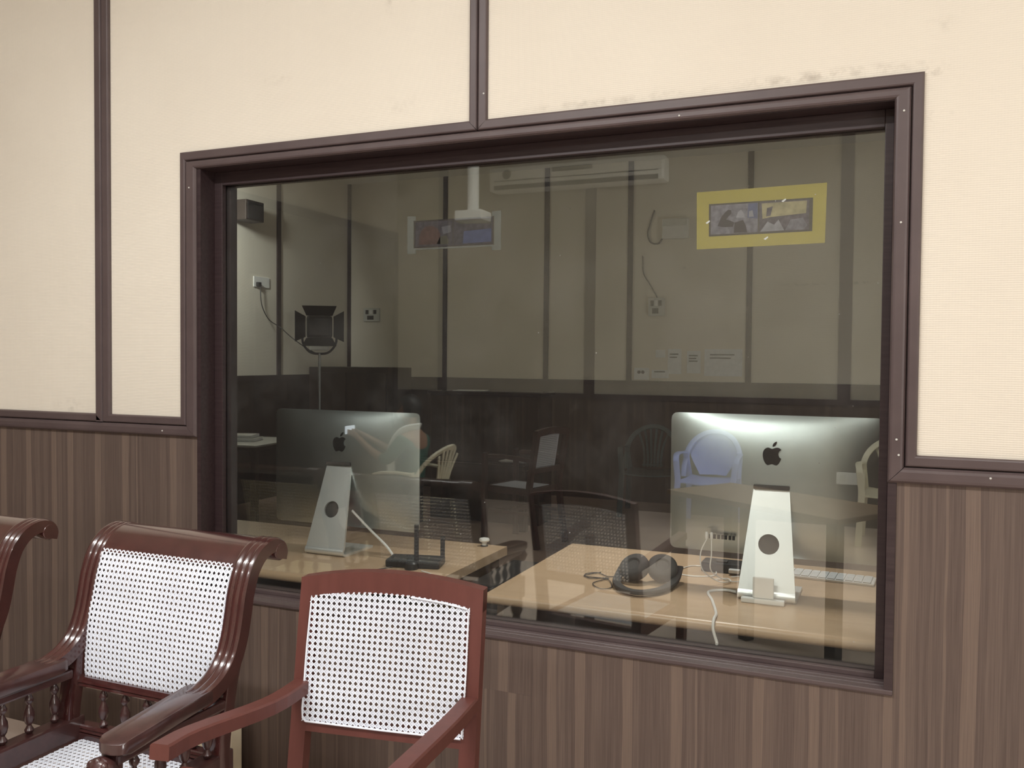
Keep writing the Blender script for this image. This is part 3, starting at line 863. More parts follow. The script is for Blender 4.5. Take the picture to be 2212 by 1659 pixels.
for c in (comp_r, comp_l): c['group'] = 'desktop computers behind the glass'
pm = MB()
for i, dx in enumerate((0, .014, .028, .041, .052, .066, .078)):
    pm.box(-.205 + dx, -.196 + dx, -.0495, -.043, .170, .184)
pm.build('ports', 'black', comp_r)

# ------------------------------------------------------------------ desks
def desk(name, label, x0, x1, y0, y1, z):
    t = thing(name, label, 'desk', ((x0 + x1) / 2, (y0 + y1) / 2, 0))
    hx, hy = (x1 - x0) / 2, (y1 - y0) / 2; th = .036
    pr = []
    for i in range(9):
        a = R(90 + 180 * i / 8); pr.append((-hy + th / 2 + th / 2 * math.cos(a), z - th / 2 + th / 2 * math.sin(a)))
    pr += [(hy, z - th), (hy, z)]
    MB().prism(pr, -hx, hx, 'x').build('desktop', 'desk', t, True)
    for sx in (-1, 1):
        MB().box(sx * (hx - .03) - .012, sx * (hx - .03) + .012, -hy + .06, hy - .04, 0, z - th, .002).build('side_panel', 'deskside', t)
    MB().box(-hx + .05, hx - .05, hy - .10, hy - .082, .25, z - th).build('modesty_panel', 'deskside', t)
    return t
desk_r = desk('office_desk', 'light wood desk with rounded front edge under the right computer', -1.213, .62, .137, 1.02, DZ)
desk_l = desk('office_desk', 'light wood desk under the left computer', -3.15, -1.462, .131, .90, DZ - .012)
for d_ in (desk_r, desk_l): d_['group'] = 'desks behind the window'
# dark pedestal standing in the gap between the desks
t = thing('drawer_pedestal', 'black drawer pedestal in the gap between the two desks', 'drawers', (-1.338, .62, 0))
MB().box(-.095, .095, -.15, .28, 0, .655, .004).build('body', 'black', t)
for k in range(3):
    dr = MB().box(-.088, .088, -.158, -.1505, .04 + .205 * k, .235 + .205 * k, .002).build('drawer', 'black', t)
    MB().box(-.03, .03, -.166, -.1585, .15 + .205 * k, .16 + .205 * k).build('handle', 'grey', dr)

# ------------------------------------------------------------------ small things on the desks
def cable(name, pts, r, mat, label, cat='cable', n=8):
    o = MB().tube(catmull(pts, n), r, 7).build(name, mat, None, True)
    return tag(o, label, cat)
cable('power_cable', [(-.445, .475, DZ + .010), (-.49, .50, DZ + .006), (-.535, .46, DZ + .0045), (-.505, .36, DZ + .0045), (-.468, .22, DZ + .0045), (-.462, .150, DZ + .0055), (-.46, .129, DZ - .02), (-.449, .1265, .665), (-.447, .118, .6605)], .0045, 'white',
      'white power cable draped over the front edge of the right desk')
cable('power_cable', [(-1.985, .520, .88), (-1.90, .52, .81), (-1.82, .51, .755), (-1.775, .49, .722), (-1.762, .46, .716)], .0052, 'white', 'thick white power cable from the left computer to the black device')
pz = DZ + .180
for k, (dx, lab) in enumerate(((0, 'thin white cable with left white plug in the back of the right computer'), (.017, 'thin white cable with right white plug in the back of the right computer'))):
    t = thing('plugged_cable', lab, 'cable', (-.556 + dx, .527, pz))
    MB().lathe([(.0035, 0), (.0055, .004), (.0055, .022), (.004, .026)], 10, (0, -.004, -.012)).build('plug', 'white', t, True)
    MB().tube(catmull([(0, -.004, -.012), (-.018 + .02 * k, -.012, -.06), (-.012 + .012 * k, 0.0, -.12), (.03 + .012 * k, .06 + .02 * k, -.168), (.065 + .02 * k, .10 + .03 * k, -.1755), (.05 + .02 * k, .14 + .05 * k, -.1755), (.01 + .03 * k, .11 + .06 * k, -.1755)], 8), .0022, 6).build('cord', 'white', t, True)
cable('earphone_cable', [(-.70, .72, DZ + .003), (-.66, .82, DZ + .003), (-.58, .80, DZ + .003), (-.56, .70, DZ + .003), (-.63, .66, DZ + .003), (-.71, .68, DZ + .003), (-.72, .70, DZ + .003)], .0022, 'white', 'loop of thin white cable beside the headphones')
# small black device under the right computer
t = thing('card_reader', 'small black gadget lying under the right computer', 'gadget', (-.545, .80, DZ))
MB().box(-.075, .075, -.04, .05, 0, .035, .008).build('body', 'black', t)
MB().box(-.02, .02, -.03, .0, .0355, .042, .002).build('button', 'grey', t)
MB().box(.03, .07, -.065, -.0405, .008, .022, .004).build('connector', 'white', t)
# keyboard behind the right stand
t = thing('keyboard', 'thin white keyboard behind the right computer stand', 'keyboard', (-.235, .850, DZ), R(-4))
MB().box(-.215, .215, -.057, .057, .0, .010, .004).build('base', 'white', t)
km = MB()
for r_ in range(5):
    for c_ in range(14): km.box(-.208 + .0297 * c_, -.208 + .0297 * c_ + .025, -.052 + .0208 * r_, -.052 + .0208 * r_ + .017, .0102, .0135)
o = km.build('keys', 'paper', t); o['kind'] = 'stuff'
# white bracket lying in front of the right stand
t = thing('white_bracket', 'white plastic inverted-T bracket in front of the right computer stand', 'bracket', (-.352, .405, DZ))
MB().box(-.068, .068, -.012, .012, 0, .016, .004).build('foot', 'white', t)
MB().box(-.032, .034, -.004, .006, .0165, .085, .004).build('upright', 'white', t)
# headphones
t = thing('headphones', 'grey over-ear headphones lying on the right desk', 'headphones', (-.755, .50, DZ))
for k, (x, y) in enumerate(((-.046, .0), (.046, .030))):
    mt = Matrix.Rotation(R(38), 4, 'X') @ Matrix.Rotation(R(-10 + 20 * k), 4, 'Y')
    MB().lathe([(.010, -.022), (.040, -.022), (.050, -.016), (.054, .0), (.051, .014), (.042, .021), (.026, .022), (.020, .016), (.001, .015)], 24, (x, y, .052), mt).build('ear_cup', 'grey', t, True)
hb = [(-.094, .045, .050), (-.100, .0, .026), (-.082, -.10, .016), (-.030, -.172, .0145), (.030, -.178, .0145), (.078, -.110, .0145), (.096, .0, .018), (.096, .075, .050)]
MB().sweep(catmull(hb, 6), rrect(.007, .014, .004, 2), side=(0, 0, 1)).build('headband', 'grey', t, True)
MB().tube(catmull([(-.108, .03, .006), (-.15, .02, .004), (-.20, .06, .004), (-.235, .02, .004), (-.20, -.03, .004), (-.14, .0, .004), (-.17, -.09, .004), (-.125, -.15, .004), (-.095, -.12, .0045), (-.14, -.02, .0045), (-.23, -.01, .0045), (-.19, .07, .0045)], 8), .0016, 6).build('cord', 'grey', t, True)
# black device with two upright antennas on the left desk
LZ = DZ - .012
t = thing('wireless_router', 'black box with two upright antennas on the left desk', 'router', (-1.645, .44, LZ), R(14))
MB().box(-.105, .105, -.055, .055, 0, .030, .008).build('body', 'black', t)
for x, y, hh in ((.015, -.045, .165), (.095, .045, .105)):
    MB().sweep([(x, y, .028), (x, y, hh)], rrect(.0085, .006, .003, 2), side=(1, 0, 0)).build('antenna', 'black', t, True)
MB().lathe([(.026, 0), (.026, .022), (.020, .028)], 16, (.0, -.062, .0)).build('knob', 'black', t, True)
cable('thin_cable', [(-1.70, .38, LZ + .003), (-1.74, .30, LZ + .003), (-1.80, .22, LZ + .003), (-1.83, .17, LZ + .003)], .0022, 'grey', 'thin dark cable running forward from the black box on left desk')
cable('thin_cable', [(-1.575, .36, LZ + .003), (-1.52, .33, LZ + .003), (-1.49, .26, LZ + .003), (-1.485, .19, LZ + .003)], .0024, 'white', 'thin white cable at the front corner of left desk')
t = thing('cable_cap', 'round white cap at the rear corner of left desk', 'cap', (-1.552, .865, LZ))
MB().lathe([(.010, 0), (.010, .018), (.020, .020), (.0225, .026), (.020, .033), (.008, .036)], 16).build('cap', 'white', t, True)
MB().lathe([(.016, 0), (.016, .004)], 16).build('collar', 'grey', t)
# a low cream box by the wall behind the scroll chair
t = thing('cream_box', 'low cream box on floor against the wall behind the scroll-back chair', 'box', (-2.20, -.075, 0))
MB().box(-.20, .132, -.03, .03, 0, .215, .006).build('body', 'cream', t)
MB().box(-.202, .134, -.032, .032, .2155, .228, .004).build('lid', 'cream', t)

# ------------------------------------------------------------------ pictures taped to the inside of the pane
PY = GY + .0068
def flatpoly(name, poly, y, mat, parent, th=.0006):
    return MB().prism(poly, y, y + th, 'y').build(name, mat, parent)
t = thing('photo_strip', 'strip of two dark photographs in a yellow paper border taped on the glass', 'picture', (-.340, PY, 1.909))
hx, hz = .180, .083
flatpoly('border', [(-hx, hz + .0005), (hx, hz + .004), (hx - .003, -hz + .004), (-hx + .002, -hz)], .0, 'yellow', t, .0012)
ix, iz = .144, .047
pic = flatpoly('print', [(-ix, iz), (ix, iz + .001), (ix - .001, -iz + .002), (-ix + .001, -iz)], -.0007, 'ph_dark', t)
def bl(poly, mat, lay=1): return flatpoly('image_area', poly, -.0007 - .00025 * lay, mat, pic, .0002)
bl([(-.138, .042), (-.005, .043), (-.005, -.041), (-.138, -.042)], 'ph_grey', 1)
bl([(-.001, .043), (.134, .044), (.134, -.040), (-.001, -.041)], 'ph_mauve', 1)
bl([(.005, .040), (.128, .041), (.126, .006), (.03, .0), (.008, -.004)], 'ph_sepia', 2)
bl([(.02, .026), (.036, .03), (.03, .004), (.018, .002)], 'ph_mauve', 3)
bl([(-.118, -.018), (-.108, .008), (-.096, .022), (-.088, .028), (-.080, .026), (-.079, .016), (-.086, .010), (-.094, .0), (-.082, -.004), (-.070, -.010), (-.074, -.022), (-.100, -.022)], 'ph_dark', 2)
bl([(-.07, -.010), (-.046, -.004), (-.038, -.020), (-.034, -.040), (-.072, -.040)], 'ph_dark', 2)
bl([(-.066, .004), (-.060, .020), (-.052, .026), (-.046, .018), (-.040, .002)], 'ph_pale', 2)
bl([(-.032, .042), (-.006, .042), (-.006, -.002), (-.034, .002)], 'ph_blue', 2)
bl([(-.03, .020), (-.02, .022), (-.016, .004), (-.03, .004)], 'ph_pale', 3)
bl([(.002, -.040), (.022, -.012), (.040, -.022), (.052, -.008), (.068, -.039)], 'ph_pale', 2)
bl([(.070, -.039), (.085, -.010), (.118, -.006), (.130, -.028), (.120, -.040)], 'ph_grey', 2)
for (x, z) in ((.065, .046), (.018, -.058), (-.147, -.004)):
    flatpoly('torn_chip', [(x - .006, z - .003), (x + .005, z + .004), (x + .007, z + .001), (x - .001, z - .006)], -.0012, 'paper', t, .0005)
t = thing('photo_strip', 'strip of two dim photographs with white tape at its ends on the glass', 'picture', (-1.318, PY, 1.915))
for sx in (-1, 1):
    flatpoly('tape', [(sx * .172, .062), (sx * .140, .060), (sx * .140, .046), (sx * .148, .046), (sx * .148, -.046), (sx * .140, -.047), (sx * .140, -.064), (sx * .172, -.064)], 0, 'shaded_tape', t, .001)
flatpoly('tape', [(-.14, -.0465), (.14, -.0465), (.14, -.051), (-.14, -.052)], 0, 'shaded_tape', t, .001)
pic = flatpoly('print', [(-.146, .045), (.146, .045), (.146, -.046), (-.146, -.046)], -.0007, 'ph_dark', t)
bl([(-.140, .040), (-.002, .040), (-.002, -.041), (-.140, -.041)], 'pd_mauve', 1)
bl([(.002, .040), (.141, .040), (.141, -.041), (.002, -.041)], 'pd_mauve', 1)
bl([(-.128, -.036), (-.126, -.010), (-.118, .010), (-.104, .022), (-.088, .026), (-.072, .024), (-.056, .014), (-.047, -.004), (-.046, -.036)], 'pd_red', 2)
bl([(-.042, .020), (-.010, .024), (-.006, .002), (-.036, -.004)], 'pd_pale', 2)
bl([(-.060, -.036), (-.048, -.012), (-.024, -.008), (-.014, -.030), (-.02, -.038)], 'pd_olive', 2)
bl([(.036, -.038), (.040, .002), (.138, .006), (.138, -.036)], 'pd_blue', 2)
bl([(.004, .038), (.138, .038), (.138, .022), (.03, .026)], 'pd_olive', 2)

# ------------------------------------------------------------------ studio room behind the glass
far_chair = cane_armchair('cane_armchair', 'dark cane armchair with white seat in the studio room behind the desks', (-2.475, 4.12, 0), R(-104), 'carved', .42, .885, .02, True)
far_chair.scale = (1.08, 1.08, 1.06)

def monobloc(name, label, mat, loc, rz, solid=False):
    t = thing(name, label, 'chair', loc, rz)
    W = .27
    m = MB(); vs = []; fs = []
    nx, ny = 10, 10
    for j in range(ny + 1):
        for i in range(nx + 1):
            u, v = -1 + 2 * i / nx, -1 + 2 * j / ny
            x = u * (.225 - .02 * v); y = v * .215
            z = .415 + .018 * u * u + (-.030 * max(0, -v - .55)) - .012 * (1 - v * v)
            vs.append((x, y, z))
    n1 = len(vs)
    vs += [(x, y, z - .012) for x, y, z in vs]
    st = nx + 1
    for j in range(ny):
        for i in range(nx):
            a = j * st + i
            fs.append((a, a + 1, a + st + 1, a + st)); fs.append((n1 + a, n1 + a + st, n1 + a + st + 1, n1 + a + 1))
    ring = [i for i in range(nx)] + [j * st + nx for j in range(ny)] + [ny * st + i for i in range(nx, 0, -1)] + [j * st for j in range(ny, 0, -1)]
    for q in range(len(ring)):
        a, b = ring[q], ring[(q + 1) % len(ring)]; fs.append((a, b, n1 + b, n1 + a))
    m.add(vs, fs); m.build('seat', mat, t, True)
    by = lambda z: .205 + (z - .42) * .26
    # arched back frame
    arch = []
    for i in range(21):
        a = PI * i / 20
        x = -math.cos(a) * .245; z = .60 + .235 * math.sin(a)
        arch.append((x, by(z) - .10 * (abs(x) / .245) ** 2, z))
    arch = [(-.25, .05, .43), (-.25, .075, .52)] + arch + [(.25, .075, .52), (.25, .05, .43)]
    MB().sweep(arch, rrect(.024, .010, .006, 2)).build('back_frame', mat, t, True)
    if solid:
        vs = []; fs = []; k = 16
        for j in range(9):
            f = j / 8
            for i in range(k + 1):
                u = -1 + 2 * i / k
                half = .12 + .105 * math.sin(min(1, f * 1.05) * PI * .62)
                x = u * half; z = .44 + .375 * f * (1 - .33 * u * u * f)
                y = by(z) - .05 * u * u
                vs.append((x, y, z))
        n1 = len(vs); vs += [(x, y + .009, z) for x, y, z in vs]
        for j in range(8):
            for i in range(k):
                a = j * (k + 1) + i
                fs.append((a, a + 1, a + k + 2, a + k + 1)); fs.append((n1 + a, n1 + a + k + 1, n1 + a + k + 2, n1 + a + 1))
        MB().add(vs, fs).build('backrest', mat, t, True)
    else:
        for q in range(6):
            u = -1 + 2 * q / 5
            tx = u * .150; tz = .60 + .235 * math.sqrt(max(0, 1 - (tx / .245) ** 2)) - .01
            pth = [(u * .085, by(.44), .435), (u * .082, by(.52) + .004, .52), (u * .10, by(.64), .64), (tx, by(tz), tz)]
            MB().sweep(catmull(pth, 4), rrect(.012, .0055, .004, 2), side=(1, 0, 0)).build('slat', mat, t, True)
        MB().sweep([(-.105, by(.46), .455), (.105, by(.46), .455)], rrect(.020, .008, .004, 2)).build('slat_band', mat, t, True)
    for sx in (-1, 1):
        MB().sweep(catmull([(sx * .247, .115, .645), (sx * .270, .0, .655), (sx * .275, -.12, .650), (sx * .268, -.19, .628), (sx * .262, -.215, .57)], 5), rrect(.026, .009, .006, 2)).build('arm', mat, t, True)
        MB().sweep([(sx * .262, -.212, .60), (sx * .245, -.215, .43), (sx * .265, -.245, .0)], rrect(.026, .014, .005, 2), side=(1, 0, 0)).build('leg', mat, t, True)
        MB().sweep([(sx * .247, .115, .655), (sx * .225, .20, .43), (sx * .25, .275, .0)], rrect(.026, .014, .005, 2), side=(1, 0, 0)).build('leg', mat, t, True)
    return t
monobloc('plastic_chair', 'dark green plastic chair with slatted fan back in the studio, left of right computer', 'green', (-2.10, 5.90, 0), R(8))
monobloc('plastic_chair', 'blue plastic chair with solid back mirrored in the window pane over the right computer', 'blue', (-1.46, .182 - 5.55, 0), R(180), True)
monobloc('plastic_chair', 'cream plastic chair mirrored at the right end of the window pane', 'cream', (.08, .182 - 5.40, 0), R(180))
pchair = monobloc('plastic_chair', 'cream plastic chair with a person on it, mirrored near left computer', 'cream', (-3.32, .182 - 3.40, 0), R(-90))

# studio lamp with barn doors on a stand
t = thing('studio_light', 'black studio lamp with barn doors on a stand in front of the studio left wall', 'lamp', (-5.42, 5.13, 0), R(35))
MB().box(-.13, .13, -.16, .16, 1.70, 1.93, .03).build('housing', 'black', t)
for (pts) in (([(-.13, -.165, 1.93), (.13, -.165, 1.93), (.17, -.33, 2.02), (-.17, -.33, 2.02)]), ([(-.13, -.165, 1.70), (.13, -.165, 1.70), (.17, -.30, 1.62), (-.17, -.30, 1.62)]),
              ([(-.14, -.165, 1.71), (-.14, -.165, 1.92), (-.24, -.30, 1.97), (-.24, -.30, 1.66)]), ([(.14, -.165, 1.71), (.14, -.165, 1.92), (.24, -.30, 1.97), (.24, -.30, 1.66)])):
    P = [Vector(p) for p in pts]; nn = (P[1] - P[0]).cross(P[3] - P[0]).normalized() * .004
    MB().add(P + [p + nn for p in P], [(0, 1, 2, 3), (7, 6, 5, 4), (0, 4, 5, 1), (1, 5, 6, 2), (2, 6, 7, 3), (3, 7, 4, 0)]).build('barn_door', 'black', t)
MB().tube(catmull([(-.16, 0, 1.80), (-.17, 0, 1.66), (-.10, 0, 1.56), (0, 0, 1.54), (.10, 0, 1.56), (.17, 0, 1.66), (.16, 0, 1.80)], 5), .012, 8).build('yoke', 'black', t, True)
MB().box(-.10, .10, -.05, .05, 1.575, 1.625, .01).build('ballast', 'white', t, label='white block below the lamp housing')
MB().tube([(0, 0, 1.545), (0, 0, .25)], .014, 8).build('pole', 'foliage', t, True)
for a in (0, 120, 240):
    MB().tube([(0, 0, .55), (.30 * math.cos(R(a)), .30 * math.sin(R(a)), .012)], .010, 6).build('leg', 'foliage', t, True)
# power plate with plug and cord on the left studio wall
t = thing('socket_plate', 'white socket plate with dark plug on the studio left wall', 'socket', (-6.05, 4.98, 2.285))
MB().box(.0, .012, -.125, .125, -.055, .055, .003).build('plate', 'white', t)
MB().box(.0125, .045, -.095, -.045, -.05, -.005, .004).build('plug', 'black', t)
cable('lamp_cord', [(-6.01, 4.92, 2.25), (-6.00, 4.93, 2.05), (-5.99, 5.03, 1.90), (-5.96, 5.18, 1.82), (-5.70, 5.05, 1.70), (-5.60, 5.10, 1.62), (-5.50, 5.13, 1.56), (-5.45, 5.13, 1.545)], .005, 'black', 'dark cord hanging from the wall socket to the studio lamp')
# small dark speaker on the left studio wall, at the left edge of the pane
t = thing('wall_speaker', 'small dark speaker box high on the studio left wall, at left edge of the pane', 'speaker', (-6.05, 4.66, 2.965))
MB().box(.0, .03, -.04, .04, -.05, .05).build('bracket', 'black', t)
MB().box(.0305, .20, -.15, .12, -.10, .10, .008).build('body', 'darkwood', t)
MB().box(.2005, .206, -.13, .10, -.085, .085, .003).build('grille', 'black', t)
# tall dark cabinet in the far left corner
t = thing('dark_cabinet', 'tall dark cabinet in the far left corner of the studio room', 'cabinet', (-5.32, 5.75, 0))
MB().box(-.50, .50, -.25, .25, 0, 1.40, .006).build('body', 'darkwood', t)
for sx in (-1, 1):
    dr = MB().box(sx * .25 - .235, sx * .25 + .235, -.268, -.2505, .06, 1.34, .004).build('door', 'darkwood', t)
    MB().box(sx * .05 - .008, sx * .05 + .008, -.282, -.2685, .65, .80, .003).build('handle', 'chrome', dr)
# lacquered console with a lower front ledge
t = thing('lacquered_console', 'black lacquered upright console with a lower front ledge behind the cane chair', 'console', (-3.40, 4.85, 0))
MB().box(-.55, .55, -.02, .32, 0, 1.17, .008).build('body', 'ebony', t)
MB().box(-.57, .57, -.04, .34, 1.1705, 1.20, .006).build('top', 'ebony', t)
MB().box(-.55, .55, -.34, -.0205, .53, .60, .006).build('ledge', 'ebony', t)
MB().box(-.55, .55, -.345, -.3405, .575, .583).build('ledge_edge', 'chrome', t)
for sx in (-1, 1):
    MB().box(sx * .52 - .03, sx * .52 + .03, -.33, -.26, 0, .5295, .004).build('leg', 'ebony', t)
def sheet_of(name, label, loc, sx, sy, rz, cat='paper', n=1, mat='paper'):
    o = MB()
    for k in range(n):
        o.box(-sx / 2 + .004 * k, sx / 2 + .003 * k, -sy / 2, sy / 2 - .004 * k, .0015 * k, .0015 * k + .0013)
    b = o.build(name, mat); b.location = loc; b.rotation_euler = (0, 0, rz)
    return tag(b, label, cat)
sheet_of('paper_sheet', 'white papers on top of the black lacquered console', (-3.60, 4.97, 1.201), .30, .21, .2, n=4)
sheet_of('paper_sheet', 'white papers on the ledge of the black lacquered console', (-3.00, 4.66, .601), .24, .20, -.2, n=6)
# table with newspaper at the left, under the studio lamp
t = thing('side_table', 'dark table carrying a newspaper at the left end of the window', 'table', (-5.35, 3.85, 0), R(8))
MB().box(-.45, .45, -.50, .50, .715, .745, .004).build('tabletop', 'darkwood', t)
for sx in (-1, 1):
    for sy in (-1, 1): MB().box(sx * .41 - .025, sx * .41 + .025, sy * .46 - .025, sy * .46 + .025, 0, .7145).build('leg', 'darkwood', t)
sheet_of('newspaper', 'open newspaper spread on the dark table at the left', (-5.25, 3.83, .7455), .62, .80, R(8), 'newspaper', 3)
t = thing('paper_stack', 'two white folded papers stacked on the newspaper', 'papers', (-5.32, 3.80, .7505), R(20))
MB().box(-.16, .16, -.13, .13, 0, .028, .004).build('folded_sheet', 'paper', t)
MB().box(-.12, .13, -.10, .12, .0285, .056, .004).build('folded_sheet', 'paper', t)
# far wall fittings
FY = IY1
t = thing('meter_box', 'white fuse box on the studio far wall beside the yellow picture', 'fuse box', (-2.03, FY, 2.86))
MB().box(-.135, .135, -.07, .0, -.10, .105, .008).build('body', 'white', t)
MB().box(-.125, .125, -.080, -.0705, .035, .095, .004).build('cover', 'tape', t)
MB().box(-.125, .125, -.080, -.0705, -.090, .028, .004).build('door', 'white', t)
MB().tube(catmull([(-.23, -.012, .21), (-.27, -.012, .09), (-.30, -.012, -.03), (-.27, -.012, -.12), (-.19, -.012, -.14), (-.14, -.014, -.09)], 8), .008, 7).build('cord', 'grey', t, True, label='grey looping cord')
def switchboard(loc, label, wx, wz):
    t = thing('switchboard', label, 'switchboard', loc)
    MB().box(-wx, wx, -.030, 0, -wz, wz, .005).build('plate', 'tape', t)
    for i in range(3):
        MB().box(-wx * .7 + i * wx * .5, -wx * .7 + i * wx * .5 + wx * .36, -.037, -.0305, wz * .1, wz * .7, .002).build('switch', 'grey' if i != 1 else 'white', t)
    MB().box(-wx * .5, wx * .3, -.034, -.0305, -wz * .75, -wz * .15, .002).build('socket', 'grey', t)
    return t
sb = switchboard((-2.225, FY, 2.06), 'small switchboard with a cord on the studio far wall under the fuse box', .085, .095)
MB().tube(catmull([(-.155, -.010, .54), (-.145, -.010, .36), (-.075, -.012, .24), (-.015, -.012, .14), (.005, -.012, .097)], 8), .005, 6).build('cord', 'grey', sb, True)
switchboard((-5.70, FY, 2.02), 'faint switchboard on the studio far wall near the left corner', .11, .08)
def wall_sheet(x0, x1, z0, z1, label, marks=0, tilt=0.0):
    t = thing('wall_notice', label, 'notice', ((x0 + x1) / 2, FY - .0005, (z0 + z1) / 2))
    hx, hz = (x1 - x0) / 2, (z1 - z0) / 2
    vs = [(-hx, 0, -hz), (hx, 0, -hz), (hx, 0, hz), (-hx, 0, hz), (-hx, -.012, -hz), (hx, -.02, -hz), (hx, -.003, hz), (-hx, -.003, hz)]
    MB().add(vs, [(0, 1, 2, 3), (7, 6, 5, 4), (0, 4, 5, 1), (1, 5, 6, 2), (2, 6, 7, 3), (3, 7, 4, 0)]).build('sheet', 'paper', t)
    if marks:
        mm = MB()
        for i in range(marks):
            zz = hz * .6 - i * hz * .25
            mm.box(-hx * .7, hx * (.6 - .2 * (i % 2)), -.0225 if zz < 0 else -.014, -.0195 if zz < 0 else -.012, zz - .008, zz + .004)
        mm.build('print_lines', 'grey', t)
    return t
wall_sheet(-2.46, -2.30, 1.295, 1.42, 'notice with two dark round marks at the bottom left of the far wall papers', 0)
kk = MB()
for dx in (-.02, .022): kk.lathe([(.018, 0), (.016, .004)], 12, (-2.385 + dx, FY - .016, 1.375), Matrix.Rotation(R(90), 4, 'X'))
for o_ in [o for o in bpy.data.objects if o.get('label', '').startswith('notice with two dark')]:
    kb = kk.build('round_marks', 'black', o_); kb.matrix_parent_inverse = Matrix.Translation(-Vector(o_.location))
wall_sheet(-2.27, -2.09, 1.315, 1.40, 'small white slip low on the far wall', 1)
wall_sheet(-2.23, -2.13, 1.53, 1.61, 'small white slip highest at the left of the far wall papers', 0)
wall_sheet(-2.10, -1.96, 1.36, 1.62, 'upright pale sheet in the middle of the far wall papers', 2)
wall_sheet(-1.90, -1.76, 1.37, 1.60, 'pale sheet with print lines left of the big blank notice', 3)
wall_sheet(-1.72, -1.34, 1.345, 1.62, 'big pale bluish notice at the right of the far wall papers', 2)

# ------------------------------------------------------------------ front room things seen only as reflections in the pane
# air conditioner on the rear wall
t = thing('air_conditioner', 'long white air conditioner high on rear wall, mirrored at the top of the pane', 'air conditioner', (-2.90, YB, 3.345))
MB().box(-.92, .92, .0, .22, -.115, .125, .03).build('body', 'white', t)
MB().box(-.86, .86, .2205, .226, -.105, -.060, .002).build('louvre', 'grey', t)
MB().box(-.86, .86, .2205, .224, -.020, -.012).build('groove', 'black', t)
MB().box(-.22, .20, .2205, .227, .040, .085, .003).build('display', 'black', t)
MB().lathe([(.05, 0), (.045, .005)], 16, (-.72, .2205, .05), Matrix.Rotation(R(-90), 4, 'X')).build('badge', 'grey', t)
t = thing('ceiling_pole', 'white ceiling pole with a flat bracket, mirrored above the left picture', 'pole', (-3.12, .182 - 4.0, 0))
MB().tube([(0, 0, 2.70), (0, 0, CEIL - .001)], .048, 14).build('pole', 'white', t, True)
MB().box(-.12, .12, -.10, .10, 2.62, 2.70, .01).build('bracket', 'white', t)
t = thing('wall_socket', 'white socket plate low on the rear wall, mirrored at the right of the right computer', 'socket', (-.30, YB + .0125, .44))
MB().box(-.10, .10, 0, .012, -.055, .055, .003).build('plate', 'white', t)
MB().box(-.07, -.02, .0125, .018, -.03, .03, .002).build('switch', 'tape', t)
# table beside the camera
t = thing('dark_legged_table', 'brown table with square black legs, mirrored across the right computer', 'table', (-1.17, -2.405, 0), R(32.3))
MB().box(0, 1.15, -.55, 0, .715, .745, .005).build('tabletop', 'deskside', t)
for x, y in ((.05, -.05), (1.10, -.05), (.05, -.50), (1.10, -.50), (.56, -.05)):
    MB().box(x - .03, x + .03, y - .03, y + .03, 0, .7145, .002).build('leg', 'black', t)
# fill lamp added out of view at the right to brighten the far wall
t = thing('far_wall_fill_lamp', 'unseen fill lamp on a stand, added to brighten the far wall of the studio room', 'lamp', (1.27, 3.33, 0), R(48))
m = MB(); m.add([(-.06, -.30, 1.06), (.06, -.30, 1.06), (.06, -.30, 1.18), (-.06, -.30, 1.18), (-.30, -.01, .82), (.30, -.01, .82), (.30, -.01, 1.42), (-.30, -.01, 1.42)],
      [(0, 1, 2, 3), (0, 4, 5, 1), (1, 5, 6, 2), (2, 6, 7, 3), (3, 7, 4, 0)]); m.build('hood', 'black', t)
MB().tube([(0, -.25, 1.06), (0, -.25, .02)], .014, 8).build('pole', 'foliage', t, True)
for a in (0, 120, 240): MB().tube([(0, -.25, .45), (.33 * math.cos(R(a)), -.25 + .33 * math.sin(R(a)), .012)], .010, 6).build('leg', 'foliage', t, True)
# lamp added to brighten the left studio wall, above the view through the pane
t = thing('left_wall_fill_lamp', 'small unseen lamp added to brighten the left wall of the studio room', 'lamp', (-5.35, 2.9, 3.22))
wq = Vector((-.85, .62, -.42)).to_track_quat('-Z', 'Y').to_matrix().to_4x4()
bm = bmesh.new()
bmesh.ops.create_cube(bm, size=1.0)
for v in bm.verts: v.co = Vector((v.co.x * .34, v.co.y * .34, v.co.z * .06 + .045))
MB().bm(bm, wq).build('housing', 'black', t)
MB().tube([(0.03, -0.03, .06), (0.05, -0.05, CEIL - 3.221)], .012, 8).build('arm', 'foliage', t, True)
# hanging lamp added to brighten the desks, above the view through the window
t = thing('desk_fill_lamp', 'small unseen hanging lamp added to brighten the desks in the studio room', 'lamp', (-.8, .95, 0))
MB().lathe([(.02, 2.95), (.06, 2.94), (.20, 2.74), (.195, 2.74), (.055, 2.925), (.02, 2.93)], 20).build('shade', 'black', t, True)
MB().tube([(0, 0, 2.94), (0, 0, CEIL - .001)], .006, 6).build('cord', 'black', t, True)
